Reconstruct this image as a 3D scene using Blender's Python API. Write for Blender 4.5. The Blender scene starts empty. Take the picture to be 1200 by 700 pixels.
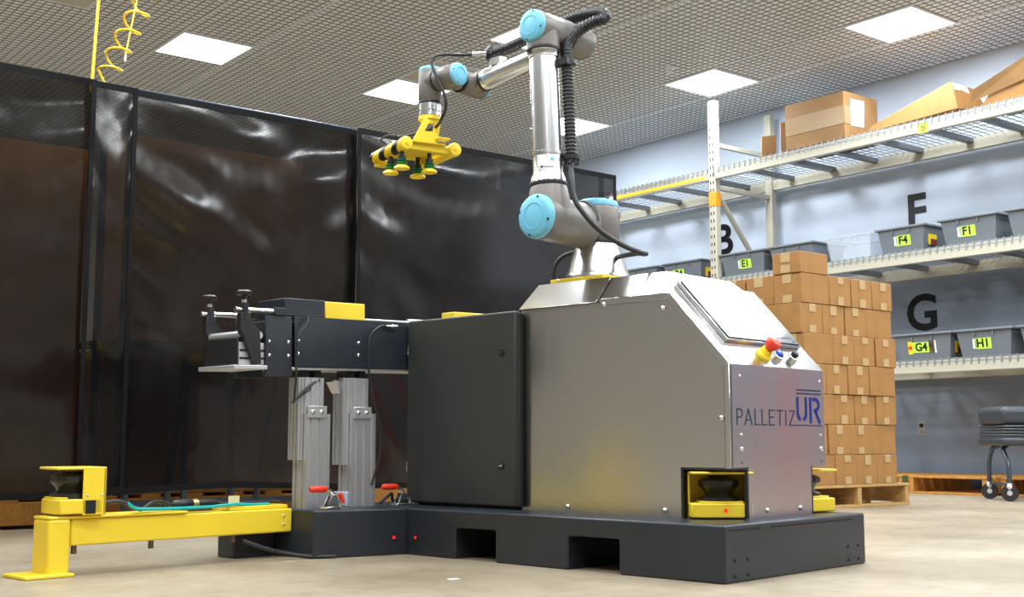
import bpy, math, random
from mathutils import Vector as V, Matrix as MX
random.seed(7)
SC = bpy.context.scene
COL = SC.collection
PI = math.pi

# ------------------------------------------------------------------ camera, world, exposure
F_PX, PITCH, YAW, CAM_H = 1415.0, math.atan(167 / 1415.0), math.radians(38.4), 0.42
cd = bpy.data.cameras.new('camera'); co = bpy.data.objects.new('camera', cd); COL.objects.link(co)
cd.sensor_width = 36.0; cd.sensor_fit = 'HORIZONTAL'; cd.lens = F_PX / 1200 * 36
fwd = V((math.sin(YAW) * math.cos(PITCH), math.cos(YAW) * math.cos(PITCH), math.sin(PITCH)))
rgt = V((math.cos(YAW), -math.sin(YAW), 0)); upv = rgt.cross(fwd)
m = MX((rgt, upv, -fwd)).transposed().to_4x4(); m.translation = V((0, 0, CAM_H)); co.matrix_world = m
cd.clip_start = .05; cd.clip_end = 100
SC.camera = co
w = bpy.data.worlds.new('world'); SC.world = w; w.use_nodes = True
w.node_tree.nodes['Background'].inputs[0].default_value = (.6, .68, .8, 1)
w.node_tree.nodes['Background'].inputs[1].default_value = .3
SC.view_settings.view_transform = 'Standard'; SC.view_settings.look = 'None'
SC.view_settings.exposure = 0.68; SC.view_settings.gamma = 1
LAMP, LAMP_W, SPREAD = 2.5, 30.0, math.radians(180)      # ceiling panels: glow of the diffuser, watts, louvre spread

# ------------------------------------------------------------------ materials
def mat(name, col, rough=.5, metal=0., bump=0., bscale=40., var=0., vscale=6., stretch=None, spec=.5, coat=0.):
    m = bpy.data.materials.new(name); m.use_nodes = True
    nt = m.node_tree; b = nt.nodes['Principled BSDF']
    b.inputs['Base Color'].default_value = (*col, 1); b.inputs['Roughness'].default_value = rough
    b.inputs['Metallic'].default_value = metal; b.inputs['Specular IOR Level'].default_value = spec
    b.inputs['Coat Weight'].default_value = coat
    tc = nt.nodes.new('ShaderNodeTexCoord'); src = tc.outputs['Object']
    if stretch:
        mp = nt.nodes.new('ShaderNodeMapping'); mp.inputs['Scale'].default_value = stretch
        nt.links.new(src, mp.inputs['Vector']); src = mp.outputs['Vector']
    if var:
        n = nt.nodes.new('ShaderNodeTexNoise'); n.inputs['Scale'].default_value = vscale; n.inputs['Detail'].default_value = 5
        r = nt.nodes.new('ShaderNodeValToRGB')
        r.color_ramp.elements[0].position = .3; r.color_ramp.elements[1].position = .7
        r.color_ramp.elements[0].color = (*[c * (1 - var) for c in col], 1)
        r.color_ramp.elements[1].color = (*[min(1, c * (1 + var)) for c in col], 1)
        nt.links.new(src, n.inputs['Vector']); nt.links.new(n.outputs['Fac'], r.inputs['Fac'])
        nt.links.new(r.outputs['Color'], b.inputs['Base Color'])
    if bump:
        n2 = nt.nodes.new('ShaderNodeTexNoise'); n2.inputs['Scale'].default_value = bscale; n2.inputs['Detail'].default_value = 3
        bp = nt.nodes.new('ShaderNodeBump'); bp.inputs['Strength'].default_value = bump; bp.inputs['Distance'].default_value = .01
        nt.links.new(src, n2.inputs['Vector']); nt.links.new(n2.outputs['Fac'], bp.inputs['Height'])
        nt.links.new(bp.outputs['Normal'], b.inputs['Normal'])
    return m
def emis(name, col, s):
    m = bpy.data.materials.new(name); m.use_nodes = True; b = m.node_tree.nodes['Principled BSDF']
    b.inputs['Base Color'].default_value = (*col, 1); b.inputs['Emission Color'].default_value = (*col, 1)
    b.inputs['Emission Strength'].default_value = s
    return m
STEEL = mat('brushed_steel', (.55, .54, .53), .24, 1., .35, 1.6, stretch=(2.2, 2.2, .5))
def brushed(m, amt, rot):
    nt = m.node_tree; b = nt.nodes['Principled BSDF']; b.inputs['Anisotropic'].default_value = amt; b.inputs['Anisotropic Rotation'].default_value = rot
    t = nt.nodes.new('ShaderNodeTangent'); t.direction_type = 'RADIAL'; t.axis = 'Z'; nt.links.new(t.outputs[0], b.inputs['Tangent'])
brushed(STEEL, .6, 0.25)
STEELB = mat('bent_steel', (.64, .64, .64), .2, 1.)
CHROME = mat('zinc_screw', (.8, .8, .8), .2, 1.)
ALU = mat('extruded_aluminium', (.66, .67, .69), .4, .75)
TUBE = mat('arm_tube', (.66, .66, .67), .25, 1.)
DARK = mat('charcoal_paint', (.0195, .024, .032), .33, 0, .03, 60, .12, 5)
CABP = mat('cabinet_paint', (.030, .033, .031), .42, 0, .05, 220)
BLACK = mat('black_plastic', (.012, .012, .014), .4)
RUBBER = mat('black_rubber', (.015, .015, .017), .5)
HOLE = mat('dark_hole', (.004, .004, .005), .8)
YEL = mat('yellow_paint', (.87, .64, .035), .35, 0, .02, 60)
YELP = mat('yellow_plastic', (.9, .66, .02), .35)
UGREY = mat('arm_housing', (.185, .170, .155), .42, .25)
UBLUE = mat('blue_cap', (.16, .50, .68), .38)
RED = mat('red_plastic', (.75, .04, .01), .35)
BLUEB = mat('blue_button', (.01, .06, .45), .25)
NAVY = mat('navy_print', (.006, .025, .20), .6, spec=.2)
NAVYT = mat('slate_print', (.02, .03, .085), .6, spec=.2)
WHITE = mat('white_sticker', (.85, .85, .85), .5)
LIME = mat('lime_label', (.55, .85, .08), .5)
INK = mat('black_ink', (.01, .01, .01), .5)
VINYL = mat('black_wall_vinyl', (.008, .009, .012), .3, spec=.3)
CARD = mat('cardboard', (.36, .18, .053), .75, 0, .02, 90, .10, 9)
CARD2 = mat('cardboard_pale', (.27, .145, .052), .75, 0, .02, 90, .14, 5)
TAPE = mat('paper_tape', (.50, .335, .16), .5)
TAPEC = mat('clear_brown_tape', (.33, .22, .115), .3)
WOOD = mat('pallet_wood', (.50, .30, .11), .7, 0, .1, 30, .25, 8, stretch=(3, 3, 20))
WOODO = mat('pallet_wood_orange', (.55, .25, .05), .7, 0, .1, 30, .22, 8, stretch=(20, 3, 3))
CREAM = mat('rack_paint', (.50, .48, .39), .4, 0, .02, 30)
ZINC = mat('rack_zinc', (.22, .23, .245), .4, .6)
WIRE = mat('wire_zinc', (.30, .32, .34), .4, .5)
ORANGE = mat('orange_band', (.85, .34, .01), .4)
BIN = mat('tote_grey', (.16, .18, .205), .45)
GREYV = mat('chair_vinyl', (.04, .047, .057), .38, 0, .06, 14)
GREYM = mat('chair_metal', (.07, .09, .12), .3, .4)
TEAL = mat('teal_cable', (.0, .42, .40), .4)
GLASSD = mat('screen_glass', (.35, .36, .38), .10, .75, spec=1.0)
BEZEL = mat('screen_bezel', (.07, .075, .085), .25, .3)
LATTICE = mat('ceiling_grille', (.31, .265, .21), .45)
CBOARD = mat('ceiling_backing', (.82, .91, 1.0), .4, spec=.6)
TBAR = mat('ceiling_tbar', (.75, .80, .88), .4)
WALLLOW = mat('wall_lower_tone', (.21, .25, .315), .5, 0, .02, 60, .03, 2)
WALLP = mat('wall_paint', (.55, .63, .75), .55, 0, .02, 60, .03, 2)
WALLD = mat('tan_wall', (.46, .42, .37), .7)
WALLW = mat('plain_wall', (.84, .82, .78), .7)
LAMPM = emis('lamp_diffuser', (.96, .98, 1.0), LAMP)
LEDR = emis('red_led', (.8, .01, .01), .6)
DIMP = mat('unlit_panel', (.55, .53, .46), .5)
GREEN = mat('green_rubber', (.0, .17, .06), .5)
GTIE = mat('green_band', (.03, .10, .03), .5)

def floor_mat():
    m = mat('floor_concrete', (.50, .41, .29), .42, 0, .04, 18)
    nt = m.node_tree; b = nt.nodes['Principled BSDF']
    tc = nt.nodes.new('ShaderNodeTexCoord')
    n = nt.nodes.new('ShaderNodeTexNoise'); n.inputs['Scale'].default_value = 1.1; n.inputs['Detail'].default_value = 9; n.inputs['Roughness'].default_value = .65
    r = nt.nodes.new('ShaderNodeValToRGB'); e = r.color_ramp.elements
    e[0].position = .3; e[0].color = (.235, .185, .12, 1); e[1].position = .72; e[1].color = (.47, .41, .325, 1)
    k = r.color_ramp.elements.new(.52); k.color = (.36, .30, .215, 1)
    n2 = nt.nodes.new('ShaderNodeTexNoise'); n2.inputs['Scale'].default_value = 13; n2.inputs['Detail'].default_value = 8; n2.inputs['Roughness'].default_value = .75
    r2 = nt.nodes.new('ShaderNodeValToRGB'); r2.color_ramp.elements[0].position = .32; r2.color_ramp.elements[1].position = .52
    r2.color_ramp.elements[0].color = (.62, .56, .48, 1); r2.color_ramp.elements[1].color = (1, 1, 1, 1)
    mx = nt.nodes.new('ShaderNodeMix'); mx.data_type = 'RGBA'; mx.blend_type = 'MULTIPLY'; mx.inputs[0].default_value = .6
    nt.links.new(tc.outputs['Object'], n.inputs['Vector']); nt.links.new(tc.outputs['Object'], n2.inputs['Vector'])
    nt.links.new(n.outputs['Fac'], r.inputs[0]); nt.links.new(n2.outputs['Fac'], r2.inputs[0])
    nt.links.new(r.outputs[0], mx.inputs[6]); nt.links.new(r2.outputs[0], mx.inputs[7])
    nt.links.new(mx.outputs[2], b.inputs['Base Color'])
    return m
FLOOR = floor_mat()

def stripe_mat():
    m = mat('hazard_stripes', (.9, .6, .02), .4); nt = m.node_tree; b = nt.nodes['Principled BSDF']
    tc = nt.nodes.new('ShaderNodeTexCoord'); sp = nt.nodes.new('ShaderNodeSeparateXYZ')
    ad = nt.nodes.new('ShaderNodeMath'); ad.operation = 'ADD'
    mu = nt.nodes.new('ShaderNodeMath'); mu.operation = 'MULTIPLY'; mu.inputs[1].default_value = 8.2
    fr = nt.nodes.new('ShaderNodeMath'); fr.operation = 'FRACT'
    gt = nt.nodes.new('ShaderNodeMath'); gt.operation = 'GREATER_THAN'; gt.inputs[1].default_value = .55
    mx = nt.nodes.new('ShaderNodeMix'); mx.data_type = 'RGBA'
    mx.inputs[6].default_value = (.9, .6, .02, 1); mx.inputs[7].default_value = (.01, .01, .01, 1)
    nt.links.new(tc.outputs['Object'], sp.inputs[0]); nt.links.new(sp.outputs[1], ad.inputs[0]); nt.links.new(sp.outputs[2], ad.inputs[1])
    nt.links.new(ad.outputs[0], mu.inputs[0]); nt.links.new(mu.outputs[0], fr.inputs[0]); nt.links.new(fr.outputs[0], gt.inputs[0])
    nt.links.new(gt.outputs[0], mx.inputs[0]); nt.links.new(mx.outputs[2], b.inputs['Base Color'])
    return m
STRIPE = stripe_mat()

def clear_mat(name, tint, trans, rough, base, spec=.5):
    m = mat(name, base, rough, spec=spec); nt = m.node_tree; b = nt.nodes['Principled BSDF']
    t = nt.nodes.new('ShaderNodeBsdfTransparent'); t.inputs[0].default_value = (*tint, 1)
    mx = nt.nodes.new('ShaderNodeMixShader'); mx.inputs[0].default_value = trans
    out = nt.nodes['Material Output']
    nt.links.new(b.outputs[0], mx.inputs[1]); nt.links.new(t.outputs[0], mx.inputs[2]); nt.links.new(mx.outputs[0], out.inputs[0])
    return m
CURT = clear_mat('smoked_vinyl', (.48, .42, .36), .19, .10, (.004, .0043, .0055), .5)
def scuffed(m):
    nt = m.node_tree; b = nt.nodes['Principled BSDF']; tc = nt.nodes.new('ShaderNodeTexCoord')
    n = nt.nodes.new('ShaderNodeTexNoise'); n.inputs['Scale'].default_value = 2.2; n.inputs['Detail'].default_value = 8; n.inputs['Roughness'].default_value = .7
    r = nt.nodes.new('ShaderNodeMapRange'); r.inputs[1].default_value = .42; r.inputs[2].default_value = .75; r.inputs[3].default_value = .09; r.inputs[4].default_value = .26
    c = nt.nodes.new('ShaderNodeValToRGB'); c.color_ramp.elements[0].position = .45; c.color_ramp.elements[1].position = .8
    c.color_ramp.elements[0].color = (.004, .0043, .0055, 1); c.color_ramp.elements[1].color = (.012, .0125, .0145, 1)
    nt.links.new(tc.outputs['Object'], n.inputs['Vector']); nt.links.new(n.outputs['Fac'], r.inputs[0]); nt.links.new(n.outputs['Fac'], c.inputs[0])
    nt.links.new(r.outputs[0], b.inputs['Roughness']); nt.links.new(c.outputs[0], b.inputs['Base Color'])
scuffed(CURT)
CURTH = clear_mat('smoked_vinyl_double', (.2, .18, .16), .06, .5, (.006, .006, .007), .12)
CLEAR = clear_mat('clear_plastic', (.93, .95, .97), .72, .12, (.75, .8, .85))

# ------------------------------------------------------------------ mesh builder
class B:
    def __init__(s): s.v = []; s.f = []
    def add(s, vs, fs):
        n = len(s.v); s.v += [V(p) for p in vs]; s.f += [[i + n for i in f] for f in fs]; return s
    def box(s, x0, x1, y0, y1, z0, z1, M=None):
        vs = [V((x, y, z)) for x in (x0, x1) for y in (y0, y1) for z in (z0, z1)]
        if M is not None: vs = [M @ p for p in vs]
        return s.add(vs, [(0, 1, 3, 2), (4, 6, 7, 5), (0, 4, 5, 1), (2, 3, 7, 6), (0, 2, 6, 4), (1, 5, 7, 3)])
    def cyl(s, p0, p1, r0, r1=None, n=20, caps=True):
        return s.lathe([(r0, 0), (r0 if r1 is None else r1, (V(p1) - V(p0)).length)], p0, V(p1) - V(p0), n, caps)
    def lathe(s, prof, org, axis, n=24, caps=True):
        a = V(axis).normalized(); o = V(org)
        t = V((0, 0, 1)) if abs(a.z) < .9 else V((1, 0, 0))
        e1 = a.cross(t).normalized(); e2 = a.cross(e1)
        vs = []; fs = []
        for r, h in prof:
            for k in range(n):
                q = 2 * PI * k / n; vs.append(o + a * h + e1 * (r * math.cos(q)) + e2 * (r * math.sin(q)))
        for i in range(len(prof) - 1):
            for k in range(n):
                k2 = (k + 1) % n; fs.append((i * n + k, i * n + k2, (i + 1) * n + k2, (i + 1) * n + k))
        if caps:
            fs.append(tuple(range(n))[::-1]); L = (len(prof) - 1) * n; fs.append(tuple(range(L, L + n)))
        return s.add(vs, fs)
    def tube(s, pts, r, n=10):
        pts = [V(p) for p in pts]; N = len(pts); vs = []; fs = []
        t0 = (pts[1] - pts[0]).normalized(); u = t0.orthogonal().normalized()
        for i, p in enumerate(pts):
            t = (pts[min(i + 1, N - 1)] - pts[max(i - 1, 0)]).normalized()
            u = (u - t * u.dot(t)).normalized(); w_ = t.cross(u)
            rr = r[i] if isinstance(r, (list, tuple)) else r
            for k in range(n):
                q = 2 * PI * k / n; vs.append(p + u * (rr * math.cos(q)) + w_ * (rr * math.sin(q)))
        for i in range(N - 1):
            for k in range(n):
                k2 = (k + 1) % n; fs.append((i * n + k, i * n + k2, (i + 1) * n + k2, (i + 1) * n + k))
        fs.append(tuple(range(n))[::-1]); fs.append(tuple(range((N - 1) * n, N * n)))
        return s.add(vs, fs)
    def prism(s, poly, off):
        n = len(poly); off = V(off); vs = [V(p) for p in poly] + [V(p) + off for p in poly]
        fs = [tuple(range(n)), tuple(range(n, 2 * n))[::-1]] + [(i, n + i, n + (i + 1) % n, (i + 1) % n) for i in range(n)]
        return s.add(vs, fs)
    def strip(s, pts, wd, nrm, th):
        """flat ribbon of width wd along pts, lying in the plane of normal nrm, thickness th"""
        nrm = V(nrm).normalized(); pts = [V(p) for p in pts]; L = []; R = []
        for i, p in enumerate(pts):
            a = (pts[i] - pts[i - 1]).normalized() if i > 0 else None
            b = (pts[i + 1] - pts[i]).normalized() if i < len(pts) - 1 else None
            t = ((a or b) + (b or a)).normalized(); sd = nrm.cross(t).normalized()
            k = 1 / max(.4, t.dot(b or a)); L.append(p + sd * wd / 2 * k); R.append(p - sd * wd / 2 * k)
        for i in range(len(pts) - 1):
            s.prism([L[i], R[i], R[i + 1], L[i + 1]], nrm * th)
        return s
    def build(s, name, material, parent=None, org=None, bevel=0, seg=2, smooth=40):
        o0 = V(org) if org is not None else (V(parent['o_']) if parent is not None and 'o_' in parent else V((0, 0, 0)))
        me = bpy.data.meshes.new(name); me.from_pydata([tuple(p - o0) for p in s.v], [], s.f)
        import bmesh
        bm = bmesh.new(); bm.from_mesh(me); bmesh.ops.recalc_face_normals(bm, faces=bm.faces); bm.to_mesh(me); bm.free()
        me.materials.append(material)
        if smooth:
            for p in me.polygons: p.use_smooth = True
            me.set_sharp_from_angle(angle=math.radians(smooth))
        ob = bpy.data.objects.new(name, me); COL.objects.link(ob)
        if parent is not None:
            ob.parent = parent
            if 'o_' in parent: ob['o_'] = parent['o_']
        if bevel:
            md = ob.modifiers.new('bevel', 'BEVEL'); md.width = bevel; md.segments = seg; md.limit_method = 'ANGLE'; md.angle_limit = math.radians(45)
        return ob
def tag(o, label=None, cat=None, group=None, kind=None):
    for k, v_ in (('label', label), ('category', cat), ('group', group), ('kind', kind)):
        if v_: o[k] = v_
    return o
def root(name, label, cat, loc, rz=0, org=None, group=None):
    """an Empty at the base of a thing; org = its base in the frame its parts are written in"""
    o = bpy.data.objects.new(name, None); COL.objects.link(o); o.location = loc; o.rotation_euler = (0, 0, rz); o.empty_display_size = .1
    o['o_'] = tuple(org if org is not None else (0, 0, 0))
    return tag(o, label, cat, group)
def copy_tree(o, parent=None):
    c = o.copy(); COL.objects.link(c); c.parent = parent
    for ch in list(o.children): copy_tree(ch, c)
    return c
def smoothpath(pts, sub=8):
    P = [V(p) for p in pts]; out = []
    for i in range(len(P) - 1):
        a = P[max(i - 1, 0)]; b = P[i]; c = P[i + 1]; d = P[min(i + 2, len(P) - 1)]
        for k in range(sub):
            t = k / sub; out.append(.5 * ((2 * b) + (c - a) * t + (2 * a - 5 * b + 4 * c - d) * t * t + (3 * b - a - 3 * c + d) * t ** 3))
    out.append(P[-1]); return out
def resample(pts, step):
    out = [pts[0]]; acc = 0
    for a, b in zip(pts, pts[1:]):
        L = (b - a).length; d = step - acc
        while d <= L: out.append(a.lerp(b, d / L)); d += step
        acc = L - (d - step)
    return out
def text(name, body, size, material, parent, pos, ex, ey, thick=.0012, off=0., xscale=1.):
    """lettering as flat raised shapes; pos = centre, ex/ey = reading and up directions"""
    cu = bpy.data.curves.new(name, 'FONT'); cu.body = body; cu.size = size; cu.extrude = thick / 2; cu.offset = off
    cu.align_x = 'CENTER'; cu.align_y = 'CENTER'; cu.resolution_u = 4
    tmp = bpy.data.objects.new('tmp_text', cu); COL.objects.link(tmp)
    dg = bpy.context.evaluated_depsgraph_get(); me = bpy.data.meshes.new_from_object(tmp.evaluated_get(dg))
    bpy.data.objects.remove(tmp); bpy.data.curves.remove(cu)
    ex = V(ex).normalized(); ey = V(ey).normalized(); ez = ex.cross(ey)
    o0 = V(parent['o_']) if parent is not None and 'o_' in parent else V((0, 0, 0))
    R = MX((ex * xscale, ey, ez)).transposed().to_4x4(); R.translation = V(pos) - o0
    me.transform(R); me.materials.clear(); me.materials.append(material); me.name = name
    ob = bpy.data.objects.new(name, me); COL.objects.link(ob); ob.parent = parent
    if parent is not None and 'o_' in parent: ob['o_'] = parent['o_']
    return ob

# ------------------------------------------------------------------ the room
HC = 3.8
X0, X1, Y0, Y1 = -5., 9.6, -4.5, 16.
def struct(b, name, material, parent=None, **k):
    o = b.build(name, material, parent, **k)
    if parent is None: o['kind'] = 'structure'
    return o
struct(B().box(X0 - .2, X1 + .2, Y0 - .2, Y1 + .2, -.2, 0), 'floor', FLOOR)
ceil = struct(B().box(X0 - .2, X1 + .2, Y0 - .2, Y1 + .2, HC + .003, HC + .2), 'ceiling', CBOARD)
wall_r = struct(B().box(X1, X1 + .2, Y0 - .2, Y1 + .2, 0, HC), 'wall_right', WALLP)
B().box(X1 - .002, X1, Y0, Y1, 0, 2.07).build('lower_wall_band', WALLLOW, wall_r, smooth=0)  # right wall given a darker slate tone up to just above the middle shelf
struct(B().box(X0 - .2, X0, Y0 - .2, Y1 + .2, 0, HC), 'wall_left', WALLD)
struct(B().box(X0, X1, Y1, Y1 + .2, 0, HC), 'wall_back', WALLW)
struct(B().box(X0, X1, Y0 - .2, Y0, 0, HC), 'wall_front', WALLD)
struct(B().box(X1 - .012, X1, Y0, Y1, 0, .10), 'baseboard_right', mat('baseboard_rubber', (.05, .06, .075), .5))
LX = [0, 2.1, 4.2, 6.3, 8.4]; LY = [-.65, 1.4, 3.45, 5.5, 7.55, 9.6]
PIT = .0678
g = B()
n = int((X1 - 0) / PIT)
for i in range(n): g.box(.0 + i * PIT - .0040, i * PIT + .0040, 3., Y1, HC - .002, HC + .003)
for j in range(int((Y1 - 3.) / PIT)):
    y = 3. + j * PIT; g.box(0, X1, y - .0040, y + .0040, HC - .002, HC + .003)
go = g.build('ceiling_grille', LATTICE, ceil, smooth=0); go['kind'] = 'stuff'
for x in LX[1:]:
    for e in (-.325, .325):
        B().box(x + e - .008, x + e + .008, 3., Y1, HC - .007, HC + .003).build('ceiling_tbar', TBAR, ceil, smooth=0)
# lamps: frame + glowing diffuser
fr = B()
for a0, a1, b0, b1 in ((-.325, .325, -.325, -.305), (-.325, .325, .305, .325), (-.325, -.305, -.305, .305), (.305, .325, -.305, .305)):
    fr.box(a0, a1, b0, b1, -.012, .003)
df = B().box(-.305, .305, -.305, .305, -.008, .0)
seen = {(8.4, 5.5): 'bright square ceiling light panel over the boxes on the top rack shelf',
        (8.4, 7.55): 'bright square ceiling light panel just above the tall rack post',
        (8.4, 9.6): 'bright square ceiling light panel behind the tall silver arm tube',
        (6.3, 7.55): 'bright square ceiling light panel half hidden behind the elbow of the robot arm',
        (6.3, 9.6): 'bright square ceiling light panel behind the grey wrist of the robot arm',
        (4.2, 9.6): 'bright square ceiling light panel above the middle black curtain',
        (2.1, 9.6): 'bright ceiling light panel cut by the upper left corner of the photo'}
ld = bpy.data.lights.new('lamp_light', 'AREA'); ld.shape = 'SQUARE'; ld.size = .60; ld.energy = LAMP_W; ld.spread = SPREAD; ld.color = (.90, .955, 1.0)
def ceiling_lamp(x, y, lab, wide=1):
    r = root('ceiling_light', lab or 'square flush ceiling light panel away from the pictured part of the room', 'light', (x, y, HC), group='square ceiling light panels')
    if lamp_parts:
        for o in lamp_parts: c = o.copy(); COL.objects.link(c); c.parent = r
    else:
        lamp_parts.append(fr.build('light_frame', TBAR, r, org=(0, 0, 0), smooth=0)); lamp_parts.append(df.build('diffuser', LAMPM, r, org=(0, 0, 0), smooth=0))
    l = bpy.data.objects.new('lamp_light', ld); COL.objects.link(l); l.parent = r; l.location = (0, 0, -.014)
    return r
lamp_parts = []
hidden_at = {(4.2, 5.5): (3.55, 5.3), (8.4, 3.45): (7.88, 3.93), (6.3, 3.45): (7.24, 3.93)}     # lamps out of the picture
for x in LX:
    for y in LY:
        px, py = hidden_at.get((x, y), (x, y)); ceiling_lamp(px, py, seen.get((x, y)))
for x, y, lab in ((6.3, 8.93, 'unlit grey ceiling air panel beside the light behind the robot wrist'), (2.75, 8.93, 'unlit cream ceiling panel near the hanging yellow rod')):
    r = root('ceiling_air_panel', lab, 'vent', (x, y, HC), group='unlit ceiling panels')
    fr.build('panel_frame', TBAR, r, org=(0, 0, 0), smooth=0)
    B().box(-.305, .305, -.305, .305, -.007, .0).build('panel_sheet', DIMP, r, org=(0, 0, 0), smooth=0)

sp = root('ceiling_sprinkler', 'tiny round ceiling sprinkler cap left of the light above the rack post', 'sprinkler', (7.76, 7.47, HC))
B().lathe([(.05, .004), (.05, -.010), (.02, -.014), (.016, -.045), (.03, -.048), (.03, -.052)], (0, 0, 0), (0, 0, 1), 20).build('sprinkler_cap', TBAR, sp, org=(0, 0, 0))
# letters stuck on the right wall
for ch, y, z in (('B', 8.50, 2.52), ('F', 6.19, 2.475), ('G', 6.17, 1.55)):
    t = text('wall_letter', ch, .45, VINYL, wall_r, (X1 - .004, y, z), (0, -1, 0), (0, 0, 1), .003, .011)
    t['label'] = 'large black letter ' + ch
t = root('wall_outlet', 'small grey power outlet on the wall under the lowest rack shelf', 'outlet', (X1, 6.22, .53))
B().box(-.008, 0, -.04, .04, -.065, .065).build('cover_plate', mat('outlet_plate', (.30, .29, .28), .5), t, org=(0, 0, 0), bevel=.003)
for dz in (.026, -.026):
    B().box(-.011, -.007, -.02, .02, dz - .016, dz + .016).build('socket', HOLE if dz > 0 else mat('socket_grey', (.2, .2, .2), .5), t, org=(0, 0, 0), bevel=.003)

# ------------------------------------------------------------------ black vinyl curtains
YC = 5.5
def curtain(name, label, x0, x1, z0, z1, y, seed, amp, nx, nz, drape, material=CURT, hem=True):
    rd = random.Random(seed); W = x1 - x0; Hh = z1 - z0
    ph = [rd.uniform(0, 6.28) for _ in range(12)]
    def dy(u_, v_):
        t = 1 - v_; x = W * u_; d = 0
        sg = .42 * (1 - math.exp(-2.6 * u_)) + .10 * math.sin(3 * u_ + ph[0])            # swags falling away from the upper left corner
        q = t - sg * (.35 + .9 * t)
        d += drape * (math.sin(30 * q + ph[1]) * .55 + math.sin(53 * q + 2 * x + ph[2]) * .30) * math.exp(-3.4 * t) * (1 - .5 * u_)
        sg2 = .30 * (1 - math.exp(-3.0 * (1 - u_))); q2 = t - sg2 * (.3 + t)
        d += drape * .5 * math.sin(41 * q2 + ph[6]) * math.exp(-4.5 * t) * u_
        d += amp * (.55 * math.sin(2.4 * x + 1.2 * t + ph[3]) + .25 * math.sin(5.1 * x - 1.1 * t + ph[4]) + .16 * math.sin(9.7 * x + 1.6 * math.sin(2 * t) + ph[5]))
        d += amp * .30 * math.sin(8.5 * (.75 * x - .85 * t) + 1.4 * math.sin(2.1 * t + 1.7 * x) + ph[2]) * (.3 + .5 * t)
        w_ = max(0, math.sin(3.1 * x + 2.7 * t + ph[7])) * max(0, math.sin(4.2 * t - 1.3 * x + ph[8]))
        d += amp * .13 * w_ * math.sin(23 * (.75 * x + .66 * t) + 2 * math.sin(3 * x) + ph[9])
        w2 = max(0, math.sin(2.6 * x - 3.4 * t + ph[11])) * (.35 + t)
        d += amp * .10 * w2 * math.sin(37 * (.6 * x - .8 * t) + 3 * math.sin(2.2 * t) + ph[10])
        d += amp * .012 * math.sin(71 * x + 19 * t + 4 * math.sin(7 * t)) * math.sin(47 * t - 13 * x)
        return d * min(1, t * 9 + .05)
    r = root(name, label, 'curtain', ((x0 + x1) / 2, y, z0), org=((x0 + x1) / 2, y, z0))
    vs = []; fs = []
    for j in range(nz + 1):
        for i in range(nx + 1):
            u_ = i / nx; v_ = j / nz
            vs.append((x0 + W * u_, y + dy(u_, v_), z0 + Hh * v_ + .012 * math.sin(u_ * W * 4 + ph[10]) * (1 - v_)))
    for j in range(nz):
        for i in range(nx):
            a = j * (nx + 1) + i; fs.append((a, a + 1, a + nx + 2, a + nx + 1))
    o = B().add(vs, fs).build('curtain_sheet', material, r, smooth=80)
    if hem:
        for nm, uu in (('side_hem', (0.0, math.fabs(.022 / W))), ('side_hem', (1 - math.fabs(.022 / W), 1.0))):
            b = B(); k = 40; vv = []; ff = []
            for j in range(k + 1):
                for u_ in uu: vv.append((x0 + W * u_, y + dy(u_, j / k) - .004, z0 + Hh * j / k))
            for j in range(k): ff.append((2 * j, 2 * j + 1, 2 * j + 3, 2 * j + 2))
            b.add(vv, ff).build(nm, CURTH, r, smooth=80)
        for nm, va, vb in (('top_hem', 1 - .03 / Hh, 1.0), ('bottom_hem', 0.0, .03 / Hh)):
            k = 60; vv = []; ff = []
            for i in range(k + 1):
                for v_ in (va, vb): vv.append((x0 + W * i / k, y + dy(i / k, v_) - .004, z0 + Hh * v_ + .012 * math.sin(i / k * W * 4 + ph[10]) * (1 - v_)))
            for i in range(k): ff.append((2 * i, 2 * i + 1, 2 * i + 3, 2 * i + 2))
            B().add(vv, ff).build(nm, CURTH, r, smooth=80)
    return r
curtain('vinyl_curtain', 'glossy black see-through vinyl curtain panel beside the yellow scanner beam, cut by the photo edge', .35, 1.885, .175, 2.095, YC, 3, .017, 130, 150, .016)
curtain('vinyl_curtain', 'narrow black vinyl strip between two curtain panels under the coiled yellow hose', 1.85, 2.07, .17, 2.08, YC - .035, 11, .010, 30, 150, .010)
curtain('vinyl_curtain', 'wide black see-through vinyl curtain panel behind the conveyor', 2.04, 3.30, .18, 2.085, YC + .01, 5, .013, 140, 150, .016)
curtain('vinyl_curtain', 'black see-through vinyl curtain panel behind the robot arm and cabinet', 3.27, 5.16, .18, 2.085, YC - .045, 8, .014, 170, 150, .014)
fr_ = root('curtain_frame', 'thin pale steel frame holding up the black vinyl curtains', 'frame', (3., YC + .07, 0), org=(3., YC + .07, 0))
B().cyl((.3, YC + .05, 2.10), (5.18, YC + .05, 2.10), .006, n=10).build('top_rail', GREYM, fr_)
for x in (.4, 1.95, 3.3, 5.12):
    B().cyl((x, YC + .05, .08), (x, YC + .05, 2.10), .018, n=10).build('post', BLACK, fr_)
    B().box(x - .03, x + .03, YC - .25 if x > 3 else YC + .0, YC + .6, .055, .085).build('foot', BLACK, fr_)
    for yy in (YC + .06, YC + .55):
        B().cyl((x - .012, yy, .03), (x + .012, yy, .03), .03, n=14).build('caster', RUBBER, fr_)
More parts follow.
